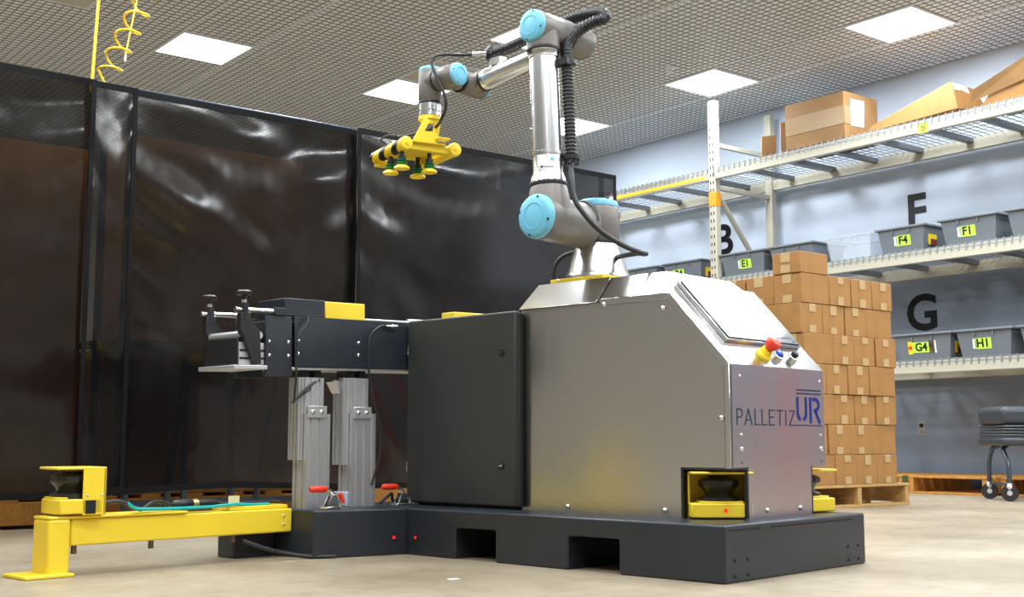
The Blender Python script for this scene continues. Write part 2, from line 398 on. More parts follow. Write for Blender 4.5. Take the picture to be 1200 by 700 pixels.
# behind the curtains: cartons on pallets, a work table
def pallet(name, label, x0, x1, y0, y1, wood, along='y', nb=7, h=.144, group=None, ns=3):
    r = root(name, label, 'pallet', ((x0 + x1) / 2, (y0 + y1) / 2, 0), org=((x0 + x1) / 2, (y0 + y1) / 2, 0), group=group)
    rd = random.Random(label)
    for k in range(ns):
        t = k / (ns - 1)
        if along == 'y':
            c = x0 + .02 + (x1 - x0 - .04) * t; B().box(c - .02, c + .02, y0 + .004, y1 - .004, .018, h - .018).build('stringer', wood, r, bevel=.002, seg=1)
        else:
            c = y0 + .02 + (y1 - y0 - .04) * t; B().box(x0 + .004, x1 - .004, c - .02, c + .02, .018, h - .018).build('stringer', wood, r, bevel=.002, seg=1)
    for top, cnt in ((1, nb), (0, 4)):
        wd = .10
        for k in range(cnt):
            t = k / (cnt - 1); z0 = h - .018 if top else 0; z1 = z0 + .018 - rd.uniform(0, .002)
            if along == 'y':
                c = y0 + wd / 2 + (y1 - y0 - wd) * t; B().box(x0, x1, c - wd / 2, c + wd / 2, z0, z1).build('deck_board', wood, r, bevel=.002, seg=1)
            else:
                c = x0 + wd / 2 + (x1 - x0 - wd) * t; B().box(c - wd / 2, c + wd / 2, y0, y1, z0, z1).build('deck_board', wood, r, bevel=.002, seg=1)
    return r
def carton(name, label, cx, cy, z, sx, sy, sz, rz=0, mt=CARD, group=None, tapes=(), cat='box', seam=True):
    r = root(name, label, cat, (cx, cy, z), rz, group=group)
    B().box(-sx / 2, sx / 2, -sy / 2, sy / 2, 0, sz).build('carton_body', mt, r, org=(0, 0, 0), bevel=.003, seg=1)
    for t in tapes:
        B().box(*t).build('tape_strip', TAPE, r, org=(0, 0, 0))
    return r
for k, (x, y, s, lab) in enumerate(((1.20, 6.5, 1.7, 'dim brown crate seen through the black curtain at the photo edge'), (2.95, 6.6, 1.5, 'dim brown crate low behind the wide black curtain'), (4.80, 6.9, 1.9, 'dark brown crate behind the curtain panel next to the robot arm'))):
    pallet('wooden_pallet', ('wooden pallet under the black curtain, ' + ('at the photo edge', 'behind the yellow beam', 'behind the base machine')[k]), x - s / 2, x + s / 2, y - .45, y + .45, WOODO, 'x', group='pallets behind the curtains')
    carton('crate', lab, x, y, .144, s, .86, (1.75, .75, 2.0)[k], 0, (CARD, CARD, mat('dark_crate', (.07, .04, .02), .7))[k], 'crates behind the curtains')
t = root('work_table', 'dark metal work table standing behind the black curtains, only its legs showing', 'table', (2.5, 5.92, 0), org=(2.5, 5.92, 0))
B().box(2.05, 3.35, 5.75, 6.12, .88, .91).build('table_top', BLACK, t)
carton('large_carton', 'large brown carton glowing dimly through the wide black curtain, on the dark table', 2.62, 5.93, .91, .98, .34, 1.02, 0, CARD)
for x, dx in ((2.22, .0), (2.42, .10), (2.52, 0), (2.78, -.02), (2.90, .14), (3.2, 0)):
    B().tube([(x, 5.84, .012), (x + dx, 5.84, .88)], .018, 8).build('leg', GREYM, t)
B().box(2.2, 3.22, 5.83, 5.85, .10, .13).build('stretcher', GREYM, t)
# yellow hoses hanging from the ceiling
tag(B().cyl((1.935, 5.72, 2.10), (2.0, 5.72, HC), .0075, n=10).build('air_pipe', YELP), 'straight yellow pipe hanging from the ceiling behind the curtain edge', 'pipe')
ch = root('coiled_hose', 'coiled yellow air hose hanging from the ceiling above the narrow curtain strip', 'hose', (1.975, 5.66, 2.13), org=(1.975, 5.66, 2.13))
pts = []
A0, A1 = V((1.99, 5.66, 2.18)), V((2.46, 5.70, 3.30)); dv = (A1 - A0); turns = 11
e1 = dv.cross(V((0, 1, 0))).normalized(); e2 = dv.normalized().cross(e1)
for k in range(turns * 16 + 1):
    q = k / 16 * 2 * PI; s_ = k / (turns * 16); pts.append(A0 + dv * s_ + e1 * .052 * math.cos(q) + e2 * .052 * math.sin(q))
pts = [V((1.975, 5.66, 2.09)), V((1.975, 5.66, 2.14))] + pts + [V((2.46, 5.7, HC))]
B().tube(pts, .0062, 8).build('hose_coil', YELP, ch)
B().tube([(2.075, 5.66, 2.30), (2.13, 5.67, 2.62), (2.22, 5.7, HC)], .004, 6).build('support_cord', YELP, ch)
B().cyl((2.073, 5.66, 2.262), (2.076, 5.66, 2.30), .006, n=8).build('cord_end', WHITE, ch)
B().cyl((1.975, 5.66, 2.06), (1.975, 5.66, 2.115), .012, n=10).build('hose_fitting', BLACK, ch)

# ------------------------------------------------------------------ pallet rack
XF, XR = 8.6, 9.5
rk = root('pallet_rack', 'cream steel pallet rack with wire decks along the bluish wall', 'rack', (XF, 7.75, 0), org=(XF, 7.75, 0))
PY = (4.30, 7.75, 11.20); LEV = (1.06, 1.955, 3.02)
for y in PY:
    for x in (XF + .035, XR - .035):
        B().box(x - .035, x + .035, y - .042, y + .042, 0, 3.70).build('upright', CREAM, rk, bevel=.006)
        hb = B()
        if y > 5:
            for k in range(48):
                z = .1 + k * .075
                for dy in (-.018, .018): hb.box(x - .0365, x - .034, y + dy - .006, y + dy + .006, z, z + .03)
            if x < 9: hb.build('slot_holes', HOLE, rk, smooth=0)['kind'] = 'stuff'
        B().box(x - .07, x + .07, y - .07, y + .07, 0, .008).build('foot_plate', CREAM, rk)
    for z in (.35, 1.45, 2.85, 3.27):
        B().box(XF + .07, XR - .07, y - .02, y + .02, z - .022, z + .022).build('cross_brace', CREAM, rk, bevel=.004)
    for za, zb in ((2.80, 1.93), (1.42, .4)):
        B().tube([(XF + .06, y, za), (XR - .06, y, zb)], .026, 8).build('diagonal_brace', CREAM, rk)
    if y == 7.75:
        B().box(XF - .002, XF + .072, y - .045, y + .045, 2.66, 2.80).build('orange_band', ORANGE, rk, bevel=.004)['label'] = 'orange band around the post'
for bay, (ya, yb) in enumerate(((PY[0], PY[1]), (PY[1], PY[2]))):
    ya += .042; yb -= .042
    for li, z in enumerate(LEV):
        for x0, x1 in ((XF - .005, XF + .045), (XR - .045, XR + .005)):
            B().box(x0, x1, ya, yb, z - .10, z - .03).build('beam', CREAM, rk, bevel=.005)
            B().box(x0 + (.012 if x0 < 9 else 0), x1 - (0 if x0 < 9 else .012), ya, yb, z - .03, z).build('beam_step', CREAM, rk)
        if bay == 1 and li == 2:
            B().box(XF - .008, XF - .005, ya + .05, yb, z - .082, z - .055).build('yellow_tape', YELP, rk)['label'] = 'yellow tape stripe along the beam'
        wd = B(); k = int((yb - ya) / .0635)
        for i in range(k + 1):
            y = ya + .01 + i * .0635
            wd.box(XF - .008, XR, y - .0028, y + .0028, z, z + .0056); wd.box(XF - .013, XF - .005, y - .0045, y + .0045, z - .042, z + .014)
        for i in range(9):
            x = XF + .02 + i * .108; wd.box(x - .0028, x + .0028, ya, yb, z + .0056, z + .0112)
        wd.box(XF - .010, XF - .0045, ya, yb, z - .022, z - .016)
        wd.build('wire_deck', WIRE, rk, smooth=0)['kind'] = 'stuff'
        nch = 7
        for i in range(nch):
            y = ya + (i + .5) * (yb - ya) / nch
            B().box(XF + .045, XR - .045, y - .03, y + .03, z - .040, z - .001).build('deck_channel', ZINC, rk, smooth=0)
lb = B().box(XF - .0065, XF - .005, 5.40, 5.50, 2.915, 3.0).build('shelf_label', LIME, rk)
text('label_letter', 'b', .085, INK, lb, (XF - .0072, 5.45, 2.955), (0, -1, 0), (0, 0, 1), .001)
# ---- totes
def tote(label, yc, z, wd, code, lx=.0, yellow=False, wideLabel=False, mt=BIN, rim=None, xo=.02, cat='bin'):
    d, h = .50, .215; x0 = XF + xo; y = yc
    r = root('storage_tote' if mt is BIN else 'clear_tote', label, cat, (x0 + d / 2, yc, z), org=(x0 + d / 2, yc, z), group='totes on the rack')
    def ring(ins, zz): return [V((x0 + ins, y - wd / 2 + ins, zz)), V((x0 + ins, y + wd / 2 - ins, zz)), V((x0 + d - ins, y + wd / 2 - ins, zz)), V((x0 + d - ins, y - wd / 2 + ins, zz))]
    b = B(); R = [ring(.050, z), ring(.022, z + h - .02), ring(.022, z + h), ring(.028, z + h), ring(.055, z + .006)]
    for a, c in zip(R, R[1:]):
        for k in range(4): b.add([a[k], a[(k + 1) % 4], c[(k + 1) % 4], c[k]], [(0, 1, 2, 3)])
    b.add(R[0], [(0, 1, 2, 3)]); b.add(R[-1], [(3, 2, 1, 0)])
    b.build('tote_body', mt, r, smooth=0)
    lip = B(); o_, i_ = ring(0, z + h), ring(.028, z + h)
    for k in range(4):
        a, c = o_[k], o_[(k + 1) % 4]; ai, ci = i_[k], i_[(k + 1) % 4]
        lip.prism([a, c, ci, ai], (0, 0, -.018 if mt is BIN else -.012))
    lip.build('rim', mt, r, bevel=.004)
    for s_ in (-.16, .16):
        B().box(x0 + .012, x0 + .024, y + s_ * wd - .006, y + s_ * wd + .006, z + h - .055, z + h - .016).build('rim_rib', mt, r)
    if code:
        tilt = math.atan2(.028, h - .02); xl = x0 + .050 - .028 * .5 - .002
        nrm = V((-1, 0, -.14)).normalized(); upd = V((-.14, 0, 1)).normalized()
        def plate(nm, mt_, a, c, hh, th=.0012):
            o = V((xl, y + lx, z + .10)); q = [o + V((0, a, 0)) - upd * hh / 2, o + V((0, c, 0)) - upd * hh / 2, o + V((0, c, 0)) + upd * hh / 2, o + V((0, a, 0)) + upd * hh / 2]
            return B().prism(q, nrm * th).build(nm, mt_, r)
        if wideLabel:
            plate('yellow_card', YELP, .075, .115, .105); plate('red_card', RED, .078, .112, .025, .0018)
            plate('photo_card', mat('photo_card', (.10, .07, .05), .4, 0, 0, 40, .9, 30), -.125, -.075, .10); plate('white_card', WHITE, -.14, -.125, .10)
        else: plate('white_card', WHITE, .045, .080, .075)
        lp = plate('label_card', LIME, -.075, .075 if wideLabel else .065, .085)
        o = V((xl, y + lx - .005, z + .10)) + nrm * .0016
        text('label_code', code, .090, INK, lp, o, (0, -1, 0), upd, .0008, .0028)
    if yellow:
        B().box(x0 + .10, x0 + .22, y - wd / 2 + .030, y - wd / 2 + .034, z + .05, z + .15).build('side_sticker', YELP, r)['label'] = 'yellow sticker on the side'
        B().box(x0 + .13, x0 + .22, y - wd / 2 + .029, y - wd / 2 + .031, z + .05, z + .10).build('side_sticker_print', mat('sticker_maroon', (.25, .03, .02), .5), r)
    return r
Z1, Z2 = LEV[0] + .012, LEV[1] + .012
tote('grey tote labelled B3, half hidden behind the robot machine top', 8.78, Z2, .50, 'B3', -.06)
tote('grey tote labelled B4, next to the tall rack post', 8.20, Z2, .54, 'B4', .06, yellow=True)
tote('grey tote labelled E1 on the middle rack shelf', 7.43, Z2, .56, 'E1', -.02)
tote('grey tote labelled E2 behind the top of the cardboard stack', 6.86, Z2, .52, 'E2', -.02)
tote('clear plastic tote on the middle rack shelf between grey totes', 6.27, Z2, .50, None, mt=CLEAR, xo=.05)
tote('grey tote labelled F4 under the big wall letter F', 5.73, Z2, .48, 'F4', -.01, yellow=True)
tote('grey tote labelled F1 on the middle rack shelf', 5.12, Z2, .52, 'F1', .02)
tote('grey tote at the photo edge, beside the tote labelled F1', 4.56, Z2, .50, 'F2', -.11)
tote('grey tote with a lime G4 label, lowest shelf beside the cardboard stack', 5.57, Z1, .56, 'G4', .02, yellow=True, wideLabel=True)
tote('grey tote labelled H1 on the lowest rack shelf', 5.03, Z1, .50, 'H1', .02)
tote('grey tote at the photo edge, beside the tote labelled H1', 4.50, Z1, .50, None)
# ---- cartons on the top shelf
Z3 = LEV[2] + .012
def facebox(label, x0, x1, y0, y1, h, mt=CARD2, extra=None):
    r = root('cardboard_box', label, 'box', ((x0 + x1) / 2, (y0 + y1) / 2, Z3), org=((x0 + x1) / 2, (y0 + y1) / 2, Z3), group='boxes on the top rack shelf')
    B().box(x0, x1, y0, y1, Z3, Z3 + h).build('carton_body', mt, r, bevel=.004, seg=1)
    return r
carton('cardboard_box', 'small cardboard box on the top shelf, nearest the tall rack post', 8.78, 7.20, Z3, .13, .13, .225, .75, CARD2, 'boxes on the top rack shelf')
carton('cardboard_box', 'narrow cardboard carton on the top shelf squeezed beside the large taped box', 8.80, 7.0, Z3, .20, .075, .31, .5, CARD2, 'boxes on the top rack shelf')
r = facebox('large cardboard box with a wide tape band on the top shelf', 8.61, 9.10, 6.22, 6.86, .42)
B().box(8.607, 8.609, 6.222, 6.858, Z3 + .13, Z3 + .29).build('tape_band', TAPEC, r)
B().box(8.612, 8.72, 6.217, 6.219, Z3 + .13, Z3 + .29).build('tape_band', TAPEC, r)
B().prism([(8.70, 6.2165, Z3 + .12), (8.88, 6.2165, Z3 + .13), (8.90, 6.2165, Z3 + .37), (8.70, 6.2165, Z3 + .36)], (0, -.0015, 0)).build('white_label', WHITE, r)
r = root('cardboard_box', 'long tipped cardboard carton with a small white label on the top shelf', 'box', (8.8, 5.4, Z3), org=(8.8, 5.4, Z3), group='boxes on the top rack shelf')
q0 = [V((8.63, 6.02, Z3 + .002)), V((9.0, 6.02, Z3 + .002)), V((9.0, 5.97, Z3 + .05)), V((8.63, 5.97, Z3 + .05))]
q1 = [V((8.63, 5.15, Z3 + .03)), V((9.03, 5.10, Z3 + .03)), V((9.00, 5.22, Z3 + .27)), V((8.65, 5.22, Z3 + .27))]
b = B(); b.add(q0 + q1, [(0, 1, 2, 3), (7, 6, 5, 4), (0, 4, 5, 1), (1, 5, 6, 2), (2, 6, 7, 3), (3, 7, 4, 0)]); b.build('carton_body', CARD, r, bevel=.004, seg=1)
n_ = (q1[1] - q1[0]).cross(q1[3] - q1[0]).normalized(); n_ = -n_ if n_.y > 0 else n_
def onq(a, c): return q1[0].lerp(q1[1], a).lerp(q1[3].lerp(q1[2], a), c)
B().prism([onq(.05, .70), onq(.62, .70), onq(.62, .95), onq(.05, .95)], n_ * .007).build('white_label', WHITE, r)
B().prism([onq(0, 0) + V((0, -.001, 0)), onq(1, 0) + V((0, -.001, 0)), V((9.0, 5.25, Z3 + .004)), V((8.63, 5.30, Z3 + .004))], (0, 0, -.003)).build('carton_flap', CARD2, r)
r = root('cardboard_box', 'pale cardboard carton with a raised flap on the top shelf, cut by the photo edge', 'box', (8.85, 4.7, Z3), org=(8.85, 4.7, Z3), group='boxes on the top rack shelf')
B().prism([(8.66, 4.98, Z3 + .002), (8.66, 4.32, Z3 + .002), (8.66, 4.32, Z3 + .30), (8.66, 4.90, Z3 + .10)], (.40, 0, 0)).build('carton_body', CARD, r, bevel=.004, seg=1)
B().prism([(8.63, 5.04, Z3 + .05), (8.63, 4.30, Z3 + .19), (8.60, 4.30, Z3 + .40), (8.60, 5.00, Z3 + .14)], (.012, 0, .004)).build('carton_flap', CARD2, r)
# ---- pallets under the rack, cardboard stack
pallet('wooden_pallet', 'orange wooden pallet under the rack, its end facing the wheeled chair', 8.64, 9.5, 5.06, 5.74, WOODO, 'x', group='pallets under the rack', ns=2)
pallet('wooden_pallet', 'orange wooden pallet under the rack, mostly hidden by the cardboard stack', 8.64, 9.5, 5.80, 6.50, WOODO, 'x', group='pallets under the rack', ns=2)
pallet('wooden_pallet', 'orange wooden pallet under the rack behind the wheeled chair', 8.74, 9.5, 4.32, 5.00, WOODO, 'x', group='pallets under the rack', ns=2)
tag(B().box(8.625, 8.64, 5.755, 5.79, .0, .14).build('green_strap', GTIE), 'short green strap between two orange pallets under the rack', 'strap')
SX, SY = 6.06, 4.735
pallet('wooden_pallet', 'pale wooden pallet carrying the cardboard box stack', SX - .02, SX + 1.06, SY - .01, SY + 1.0, WOOD, 'y')
rd = random.Random(4)
LN, WD, HT = .285, .223, .19
ordw = ['lowest', 'second', 'third', 'fourth', 'fifth', 'sixth', 'seventh']
posw = ['at the near corner', 'second along from the near corner', 'third along from the near corner', 'fourth along from the near corner']
def stackbox(ly, face, k, cx, cy, sx, sy, tape_faces, hh=HT, lab=None):
    z = .144 + ly * HT
    lab = lab or 'cardboard box, %s layer of the stack, %s%s' % (ordw[ly], posw[k], '' if k == 0 else (', outlet face' if face == 'r' else ', machine face'))
    tp = []
    e = .0012
    for f in tape_faces:
        lo = rd.uniform(.042, .06); hi = rd.uniform(.045, .07); o = rd.uniform(-.012, .012); w_ = rd.uniform(.028, .033)
        for a, c in ((0.004, lo), (hh - hi, hh - .004)):
            if f == '-y': tp.append((o - w_, o + w_, -sy / 2 - e, -sy / 2 + .0002, a, c))
            else: tp.append((-sx / 2 - e, -sx / 2 + .0002, o - w_ * 1.2, o + w_ * 1.2, a, c))
    return carton('cardboard_box', lab, cx + rd.uniform(-.006, .006), cy + rd.uniform(-.006, .006), z, sx - .004, sy - .004, hh - .002, rd.uniform(-.012, .012), CARD, 'cardboard boxes stacked on the pallet', tp)
for ly in range(7):
    jx, jy = rd.uniform(-.012, .012), rd.uniform(-.006, .012)
    bx, by = SX + jx, SY + jy
    if ly % 2 == 0:      # long side first along the aisle face
        for k in range(4): stackbox(ly, 'l', k, bx + LN / 2, by + WD * (k + .5), LN, WD, ['-x'])
        for k in range(1, 4): stackbox(ly, 'r', k, bx + LN + WD * (k - .5), by + LN / 2, WD, LN, ['-y'])
    else:
        for k in range(3): stackbox(ly, 'r', k, bx + WD * (k + .5), by + LN / 2, WD, LN, ['-y'])
        stackbox(ly, 'r', 3, bx + WD * 3 + LN / 2, by + WD / 2, LN, WD, [])
        for k in (1, 2): stackbox(ly, 'l', k, bx + WD / 2, by + LN * (k + .5), WD, LN, [])
stackbox(7, 'r', 0, SX + .145, SY + .115, LN, WD, ['-x'], .135, 'single shallow cardboard box on top of the pallet stack')
# ---- wheeled chair at the photo edge
c0 = V((8.13, 4.685, 0)); ea = V((-.64, -.77, 0)).normalized(); eb = V((.77, -.64, 0)).normalized()
wc = root('wheeled_chair', 'grey vinyl wheeled chair with stacked seat pads at the photo edge', 'chair', c0 + eb * .26, 0, org=c0 + eb * .26)
def cb(a0, a1, b0, b1, z0, z1): # box in chair axes
    M = MX((ea, eb, V((0, 0, 1)))).transposed().to_4x4(); M.translation = c0
    return B().box(a0, a1, b0, b1, z0, z1, M)
cb(-.26, .24, -.03, .56, .385, .445).build('seat', GREYV, wc, bevel=.022, seg=3)
for k in range(4): cb(-.25, .23, -.025 + .004 * k, .55, .450 + .021 * k, .467 + .021 * k).build('stacked_pad', GREYV, wc, bevel=.007)
cb(-.27, .22, -.025, .54, .530, .665).build('backrest', GREYV, wc, bevel=.045, seg=4)
for s_ in (0, 1):
    bb = .02 + s_ * .48
    for a, zt in ((-.19, 1), (.19, -1)):
        P = [c0 + ea * (a * .35) + eb * (bb + .04) + V((0, 0, .385)), c0 + ea * (a * .55) + eb * bb + V((0, 0, .36)), c0 + ea * (a * .95) + eb * bb + V((0, 0, .26)), c0 + ea * a + eb * bb + V((0, 0, .125))]
        lg = B().tube(smoothpath(P), .016, 10).build('leg', GREYM, wc)
        c_ = c0 + ea * a + eb * bb
        ax = V((.90, .43, 0)).normalized()
        B().cyl(c_ + ax * -.016 + V((0, 0, .058)), c_ + ax * .016 + V((0, 0, .058)), .058, n=22).build('caster_wheel', RUBBER, lg)
        B().cyl(c_ + ax * -.019 + V((0, 0, .058)), c_ + ax * .019 + V((0, 0, .058)), .018, n=12).build('caster_hub', ALU, lg)
        B().lathe([(.012, 0), (.026, .03), (.012, .065)], c_ + V((0, 0, .07)), (0, 0, 1), 10).build('caster_fork', ALU, lg)
    B().tube([c0 + ea * -.18 + eb * bb + V((0, 0, .115)), c0 + ea * .18 + eb * bb + V((0, 0, .115))], .011, 8).build('stretcher', GREYM, wc)
# ------------------------------------------------------------------ the palletizing machine (frame: x across the short side, y along the long side)
AM = math.radians(8.2); OM = V((2.736, 2.445, 0))
def mw(p): return OM + MX.Rotation(AM, 3, 'Z') @ V(p)
def mroot(name, label, cat, base, group=None): return root(name, label, cat, mw(base), AM, org=base, group=group)
def screw(parent, p, nrm, r=.008, name='screw', mt=None):
    nrm = V(nrm).normalized()
    return B().lathe([(r, 0), (r * .95, r * .35), (r * .55, r * .7), (r * .1, r * .8)], V(p), nrm, 12).build(name, mt or CHROME, parent)
HB = .172
# ---- steel base with fork pockets
mb = mroot('machine_base', 'dark charcoal steel base with two fork pockets under the palletizing machine', 'base', (.43, .7, 0))
prof = [(0, 0), (0, HB), (1.40, HB), (1.40, 0), (1.143, 0), (1.143, .11), (.943, .11), (.943, 0), (.61, 0), (.61, .11), (.397, .11), (.397, 0)]
B().prism([(0, y, z) for y, z in prof], (.87, 0, 0)).build('base_frame', DARK, mb, bevel=.008, seg=3)
B().prism([(0, 1.402, 0), (-.355, 1.505, 0), (-.355, 1.60, 0), (-.36, 1.62, 0), (-.36, 1.80, 0), (.80, 1.80, 0), (.80, 1.402, 0)], (0, 0, HB)).build('outrigger_mount', DARK, mb, bevel=.008, seg=3)
B().box(-.54, -.362, 1.725, 1.83, 0, HB + .012).build('outrigger_socket', DARK, mb, bevel=.006)
for xs in (.053, .745):
    for k, (dx, z) in enumerate(((0, .065), (.07, .065), (0, .021), (.07, .021))):
        B().cyl((xs + dx, -.0015, z), (xs + dx, .004, z), .006, n=12).build('bolt_hole', HOLE, mb)
for a, b_ in ((.02, .20), (.26, .78)):
    B().box(a, b_, -.0012, .002, HB - .019, HB - .015).build('edge_slot', HOLE, mb)
for nm, p, n_ in (('a', V((0, 1.352, .062)), V((-1, 0, 0))), ('b', V((-.05, 1.418, .062)), V((-.28, -.96, 0)))):
    B().cyl(p - n_ * .003, p + n_ * .0015, .013, n=14).build('lamp_hole', HOLE, mb)
    B().cyl(p - n_ * .003 + V((0, 0, .002)), p + n_ * .003 + V((0, 0, .002)), .006, n=12).build('red_lamp', LEDR, mb)
# ---- stainless enclosure
XA, XB, YA, YB, ZE, ZT, ZC, CH = .20, .79, .10, 1.0, .912, 1.0, .665, .10
yE = .329; yT = .409; yN, xN, xM, ZN = .29, .285, .69, .332
en = mroot('steel_enclosure', 'brushed stainless steel machine enclosure with slanted console and PALLETIZUR lettering', 'enclosure', (.49, .55, HB))
b = B()
vs = [(XA, YA, ZN), (XA, YA, ZC), (XA, yE, ZE), (XA, YB, ZE), (XA, YB, ZN), (XA + CH, yT, ZT), (XA + CH, YB, ZT),
      (XB, YA, ZN), (XB, YA, ZC), (XB, yE, ZE), (XB, YB, ZE), (XB, YB, ZN), (XB - CH, yT, ZT), (XB - CH, YB, ZT)]
b.add(vs, [(0, 1, 2, 3, 4), (7, 11, 10, 9, 8), (2, 5, 6, 3), (9, 10, 13, 12), (5, 12, 13, 6), (1, 8, 9, 12, 5, 2), (0, 7, 8, 1), (3, 6, 13, 10, 11, 4), (0, 4, 11, 7)])
b.prism([(x, y, HB) for x, y in ((XA, YB), (XA, yN), (XA + .006, yN), (XA + .006, .42), (.42, .42), (.42, YA + .006), (xN, YA + .006), (xN, YA), (xM, YA), (xM, YA + .006), (.57, YA + .006), (.57, .42), (XB - .006, .42), (XB - .006, yN), (XB, yN), (XB, YB))], (0, 0, ZN - HB))
b.build('body', STEEL, en, smooth=0)
for x, y in ((XA - .002, yN), (XA - .002, YA), (xN, YA - .002), (xM, YA - .002)):
    if y == yN: B().box(XA - .003, XA + .008, yN - .004, yN + .003, HB + .002, ZN + .003).build('notch_gasket', RUBBER, en)
    elif x < XA: B().box(XA - .003, XA + .003, YA, yN, ZN - .004, ZN + .003).build('notch_gasket', RUBBER, en)
    else: B().box(x - (.003 if x < .5 else .004), x + (.004 if x < .5 else .003), YA - .003, YA + .008, HB + .002, ZN + .003).build('notch_gasket', RUBBER, en)
B().box(XA - .003, xN, YA - .003, YA + .003, ZN - .004, ZN + .003).build('notch_gasket', RUBBER, en)
t_ = .004
def edge_strip(poly, off, nm='cover_edge', mt=STEELB): return B().prism(poly, off).build(nm, mt, en, bevel=.0012, seg=1)
wl = .024
edge_strip([(XA, .62, ZE), (XA, yE, ZE), (XA, yE + .010, ZE - wl), (XA, .62, ZE - wl)], (-t_, 0, 0))
sl = V((0, .309, .335)).normalized(); pn = V((0, -sl.z, sl.y))
p1 = V((XA, YA, ZC)); p2 = V((XA, yE, ZE)); ins = V((0, .021, -.012))
edge_strip([p1, p2, V((XA, yE + .010, ZE - wl)), V((XA, YA + .020, ZC - .010))], (-t_, 0, 0))
edge_strip([(XA, YA, ZN), (XA, YA, ZC), (XA, YA + .020, ZC - .010), (XA, YA + .020, ZN)], (-t_, 0, 0))
B().box(XA - .0008, XA + .001, YA + .0205, YA + .0225, ZN + .004, ZC - .008).build('panel_gap', HOLE, en)
edge_strip([(XA - .002, .635, ZE + .001), (XA + CH - .001, .655, ZT + .002), (XA + CH - .001, YB + .004, ZT + .002), (XA - .012, YB + .004, ZE - .012), (XA - .012, .635, ZE - .012)], (0, 0, .0025), 'rear_cover')
B().prism([(XA - .002, .63, ZE), (XA + CH - .002, .648, ZT), (XA + CH - .002, .652, ZT), (XA - .002, .634, ZE)], (-.001, 0, .001)).build('cover_joint', HOLE, en)
# front plate carrying the lettering
B().prism([(x, YA - .003, z) for x, z in ((XA + .006, ZN + .006), (XA + .006, ZC - .006), (XB - .006, ZC - .006), (XB - .006, ZN + .006), (xM - .006, ZN + .006), (xM - .006, HB + .003), (xN + .006, HB + .003), (xN + .006, ZN + .006))], (0, .003, 0)).build('front_plate', STEEL, en, smooth=0)
for x, z in ((.253, .627), (.757, .627), (.254, .440), (.757, .440)): screw(en, (x, YA - .003, z), (0, -1, 0), .005)
for x, z in ((.254, .393), (.757, .393)): screw(en, (x, YA - .003, z), (0, -1, 0), .009)
for x, z in ((.397, .196), (.606, .196)): screw(en, (x, YA - .003, z), (0, -1, 0), .009)
for x, z in ((.254, .350), (.757, .350)): B().cyl((x, YA - .0035, z), (x, YA, z), .003, n=8).build('rivet_hole', HOLE, en)
for y, z in ((.356, .860), (.608, .892), (.133, .492), (.36, .193), (.78, .19)): screw(en, (XA - .001, y, z), (-1, 0, 0), .010)
# lettering PALLETIZUR on the front plate
YL = YA - .0031; NR = V((0, -1, 0))
def pl(nm, body): return body.build(nm, NAVYT, en, smooth=0)
zb, zt_ = .470, .523; th = .0038
def letter(nm, segs, wd=th, mt=NAVYT):
    b = B()
    for s_ in segs: b.strip([(x, YL, z) for x, z in s_], wd, NR, .001)
    return b.build(nm, mt, en, smooth=0)
def arc(cx, cz, rx, rz, a0, a1, n=10): return [(cx + rx * math.cos(math.radians(a0 + (a1 - a0) * k / n)), cz + rz * math.sin(math.radians(a0 + (a1 - a0) * k / n))) for k in range(n + 1)]
x = .232; h_ = zt_ - zb
letter('letter_P', [[(x, zb), (x, zt_)], [(x, zt_ - .002), (x + .016, zt_ - .002)] + arc(x + .016, zt_ - .015, .015, .013, 80, -80) + [(x + .016, zt_ - .028), (x, zt_ - .028)]])
x = .276; letter('letter_A', [[(x, zb), (x + .022, zt_)], [(x + .022, zt_), (x + .044, zb)], [(x + .008, zb + .017), (x + .036, zb + .017)]])
for x in (.338, .380): letter('letter_L', [[(x, zt_), (x, zb)], [(x - .0025, zb + .0025), (x + .031, zb + .0025)]])
x = .425; letter('letter_E', [[(x, zt_), (x, zb)], [(x - .0025, zb + .0025), (x + .032, zb + .0025)], [(x, zb + .028), (x + .028, zb + .028)], [(x - .0025, zt_ - .0025), (x + .032, zt_ - .0025)]])
x = .490; letter('letter_T', [[(x, zb), (x, zt_)], [(x - .022, zt_ - .0025), (x + .022, zt_ - .0025)]])
x = .528; letter('letter_I', [[(x, zb), (x, zt_)]])
x = .548; letter('letter_Z', [[(x, zt_ - .0025), (x + .037, zt_ - .0025)], [(x + .035, zt_ - .003), (x + .004, zb + .003)], [(x, zb + .0025), (.765, zb + .0025)]])
zu0, zu1 = .483, .569; W_ = .013
letter('letter_U', [[(.606, zu1), (.606, zu0 + .034)] + arc(.634, zu0 + .034, .028, .026, 185, 250), arc(.634, zu0 + .034, .028, .026, 290, 355) + [(.662, zu0 + .034), (.662, zu1)]], W_, NAVY)
letter('letter_R', [[(.692, zu0 - .003), (.692, zu1)], [(.707, zu1 - .006), (.722, zu1 - .006)] + arc(.722, zu1 - .025, .026, .019, 85, -70) + [(.716, zu0 + .040)], [(.724, zu0 + .040), (.754, zu0 - .002)]], W_, NAVY)
letter('logo_bar', [[(.602, .593), (.764, .593)], [(.602, .581), (.764, .581)]], .005)
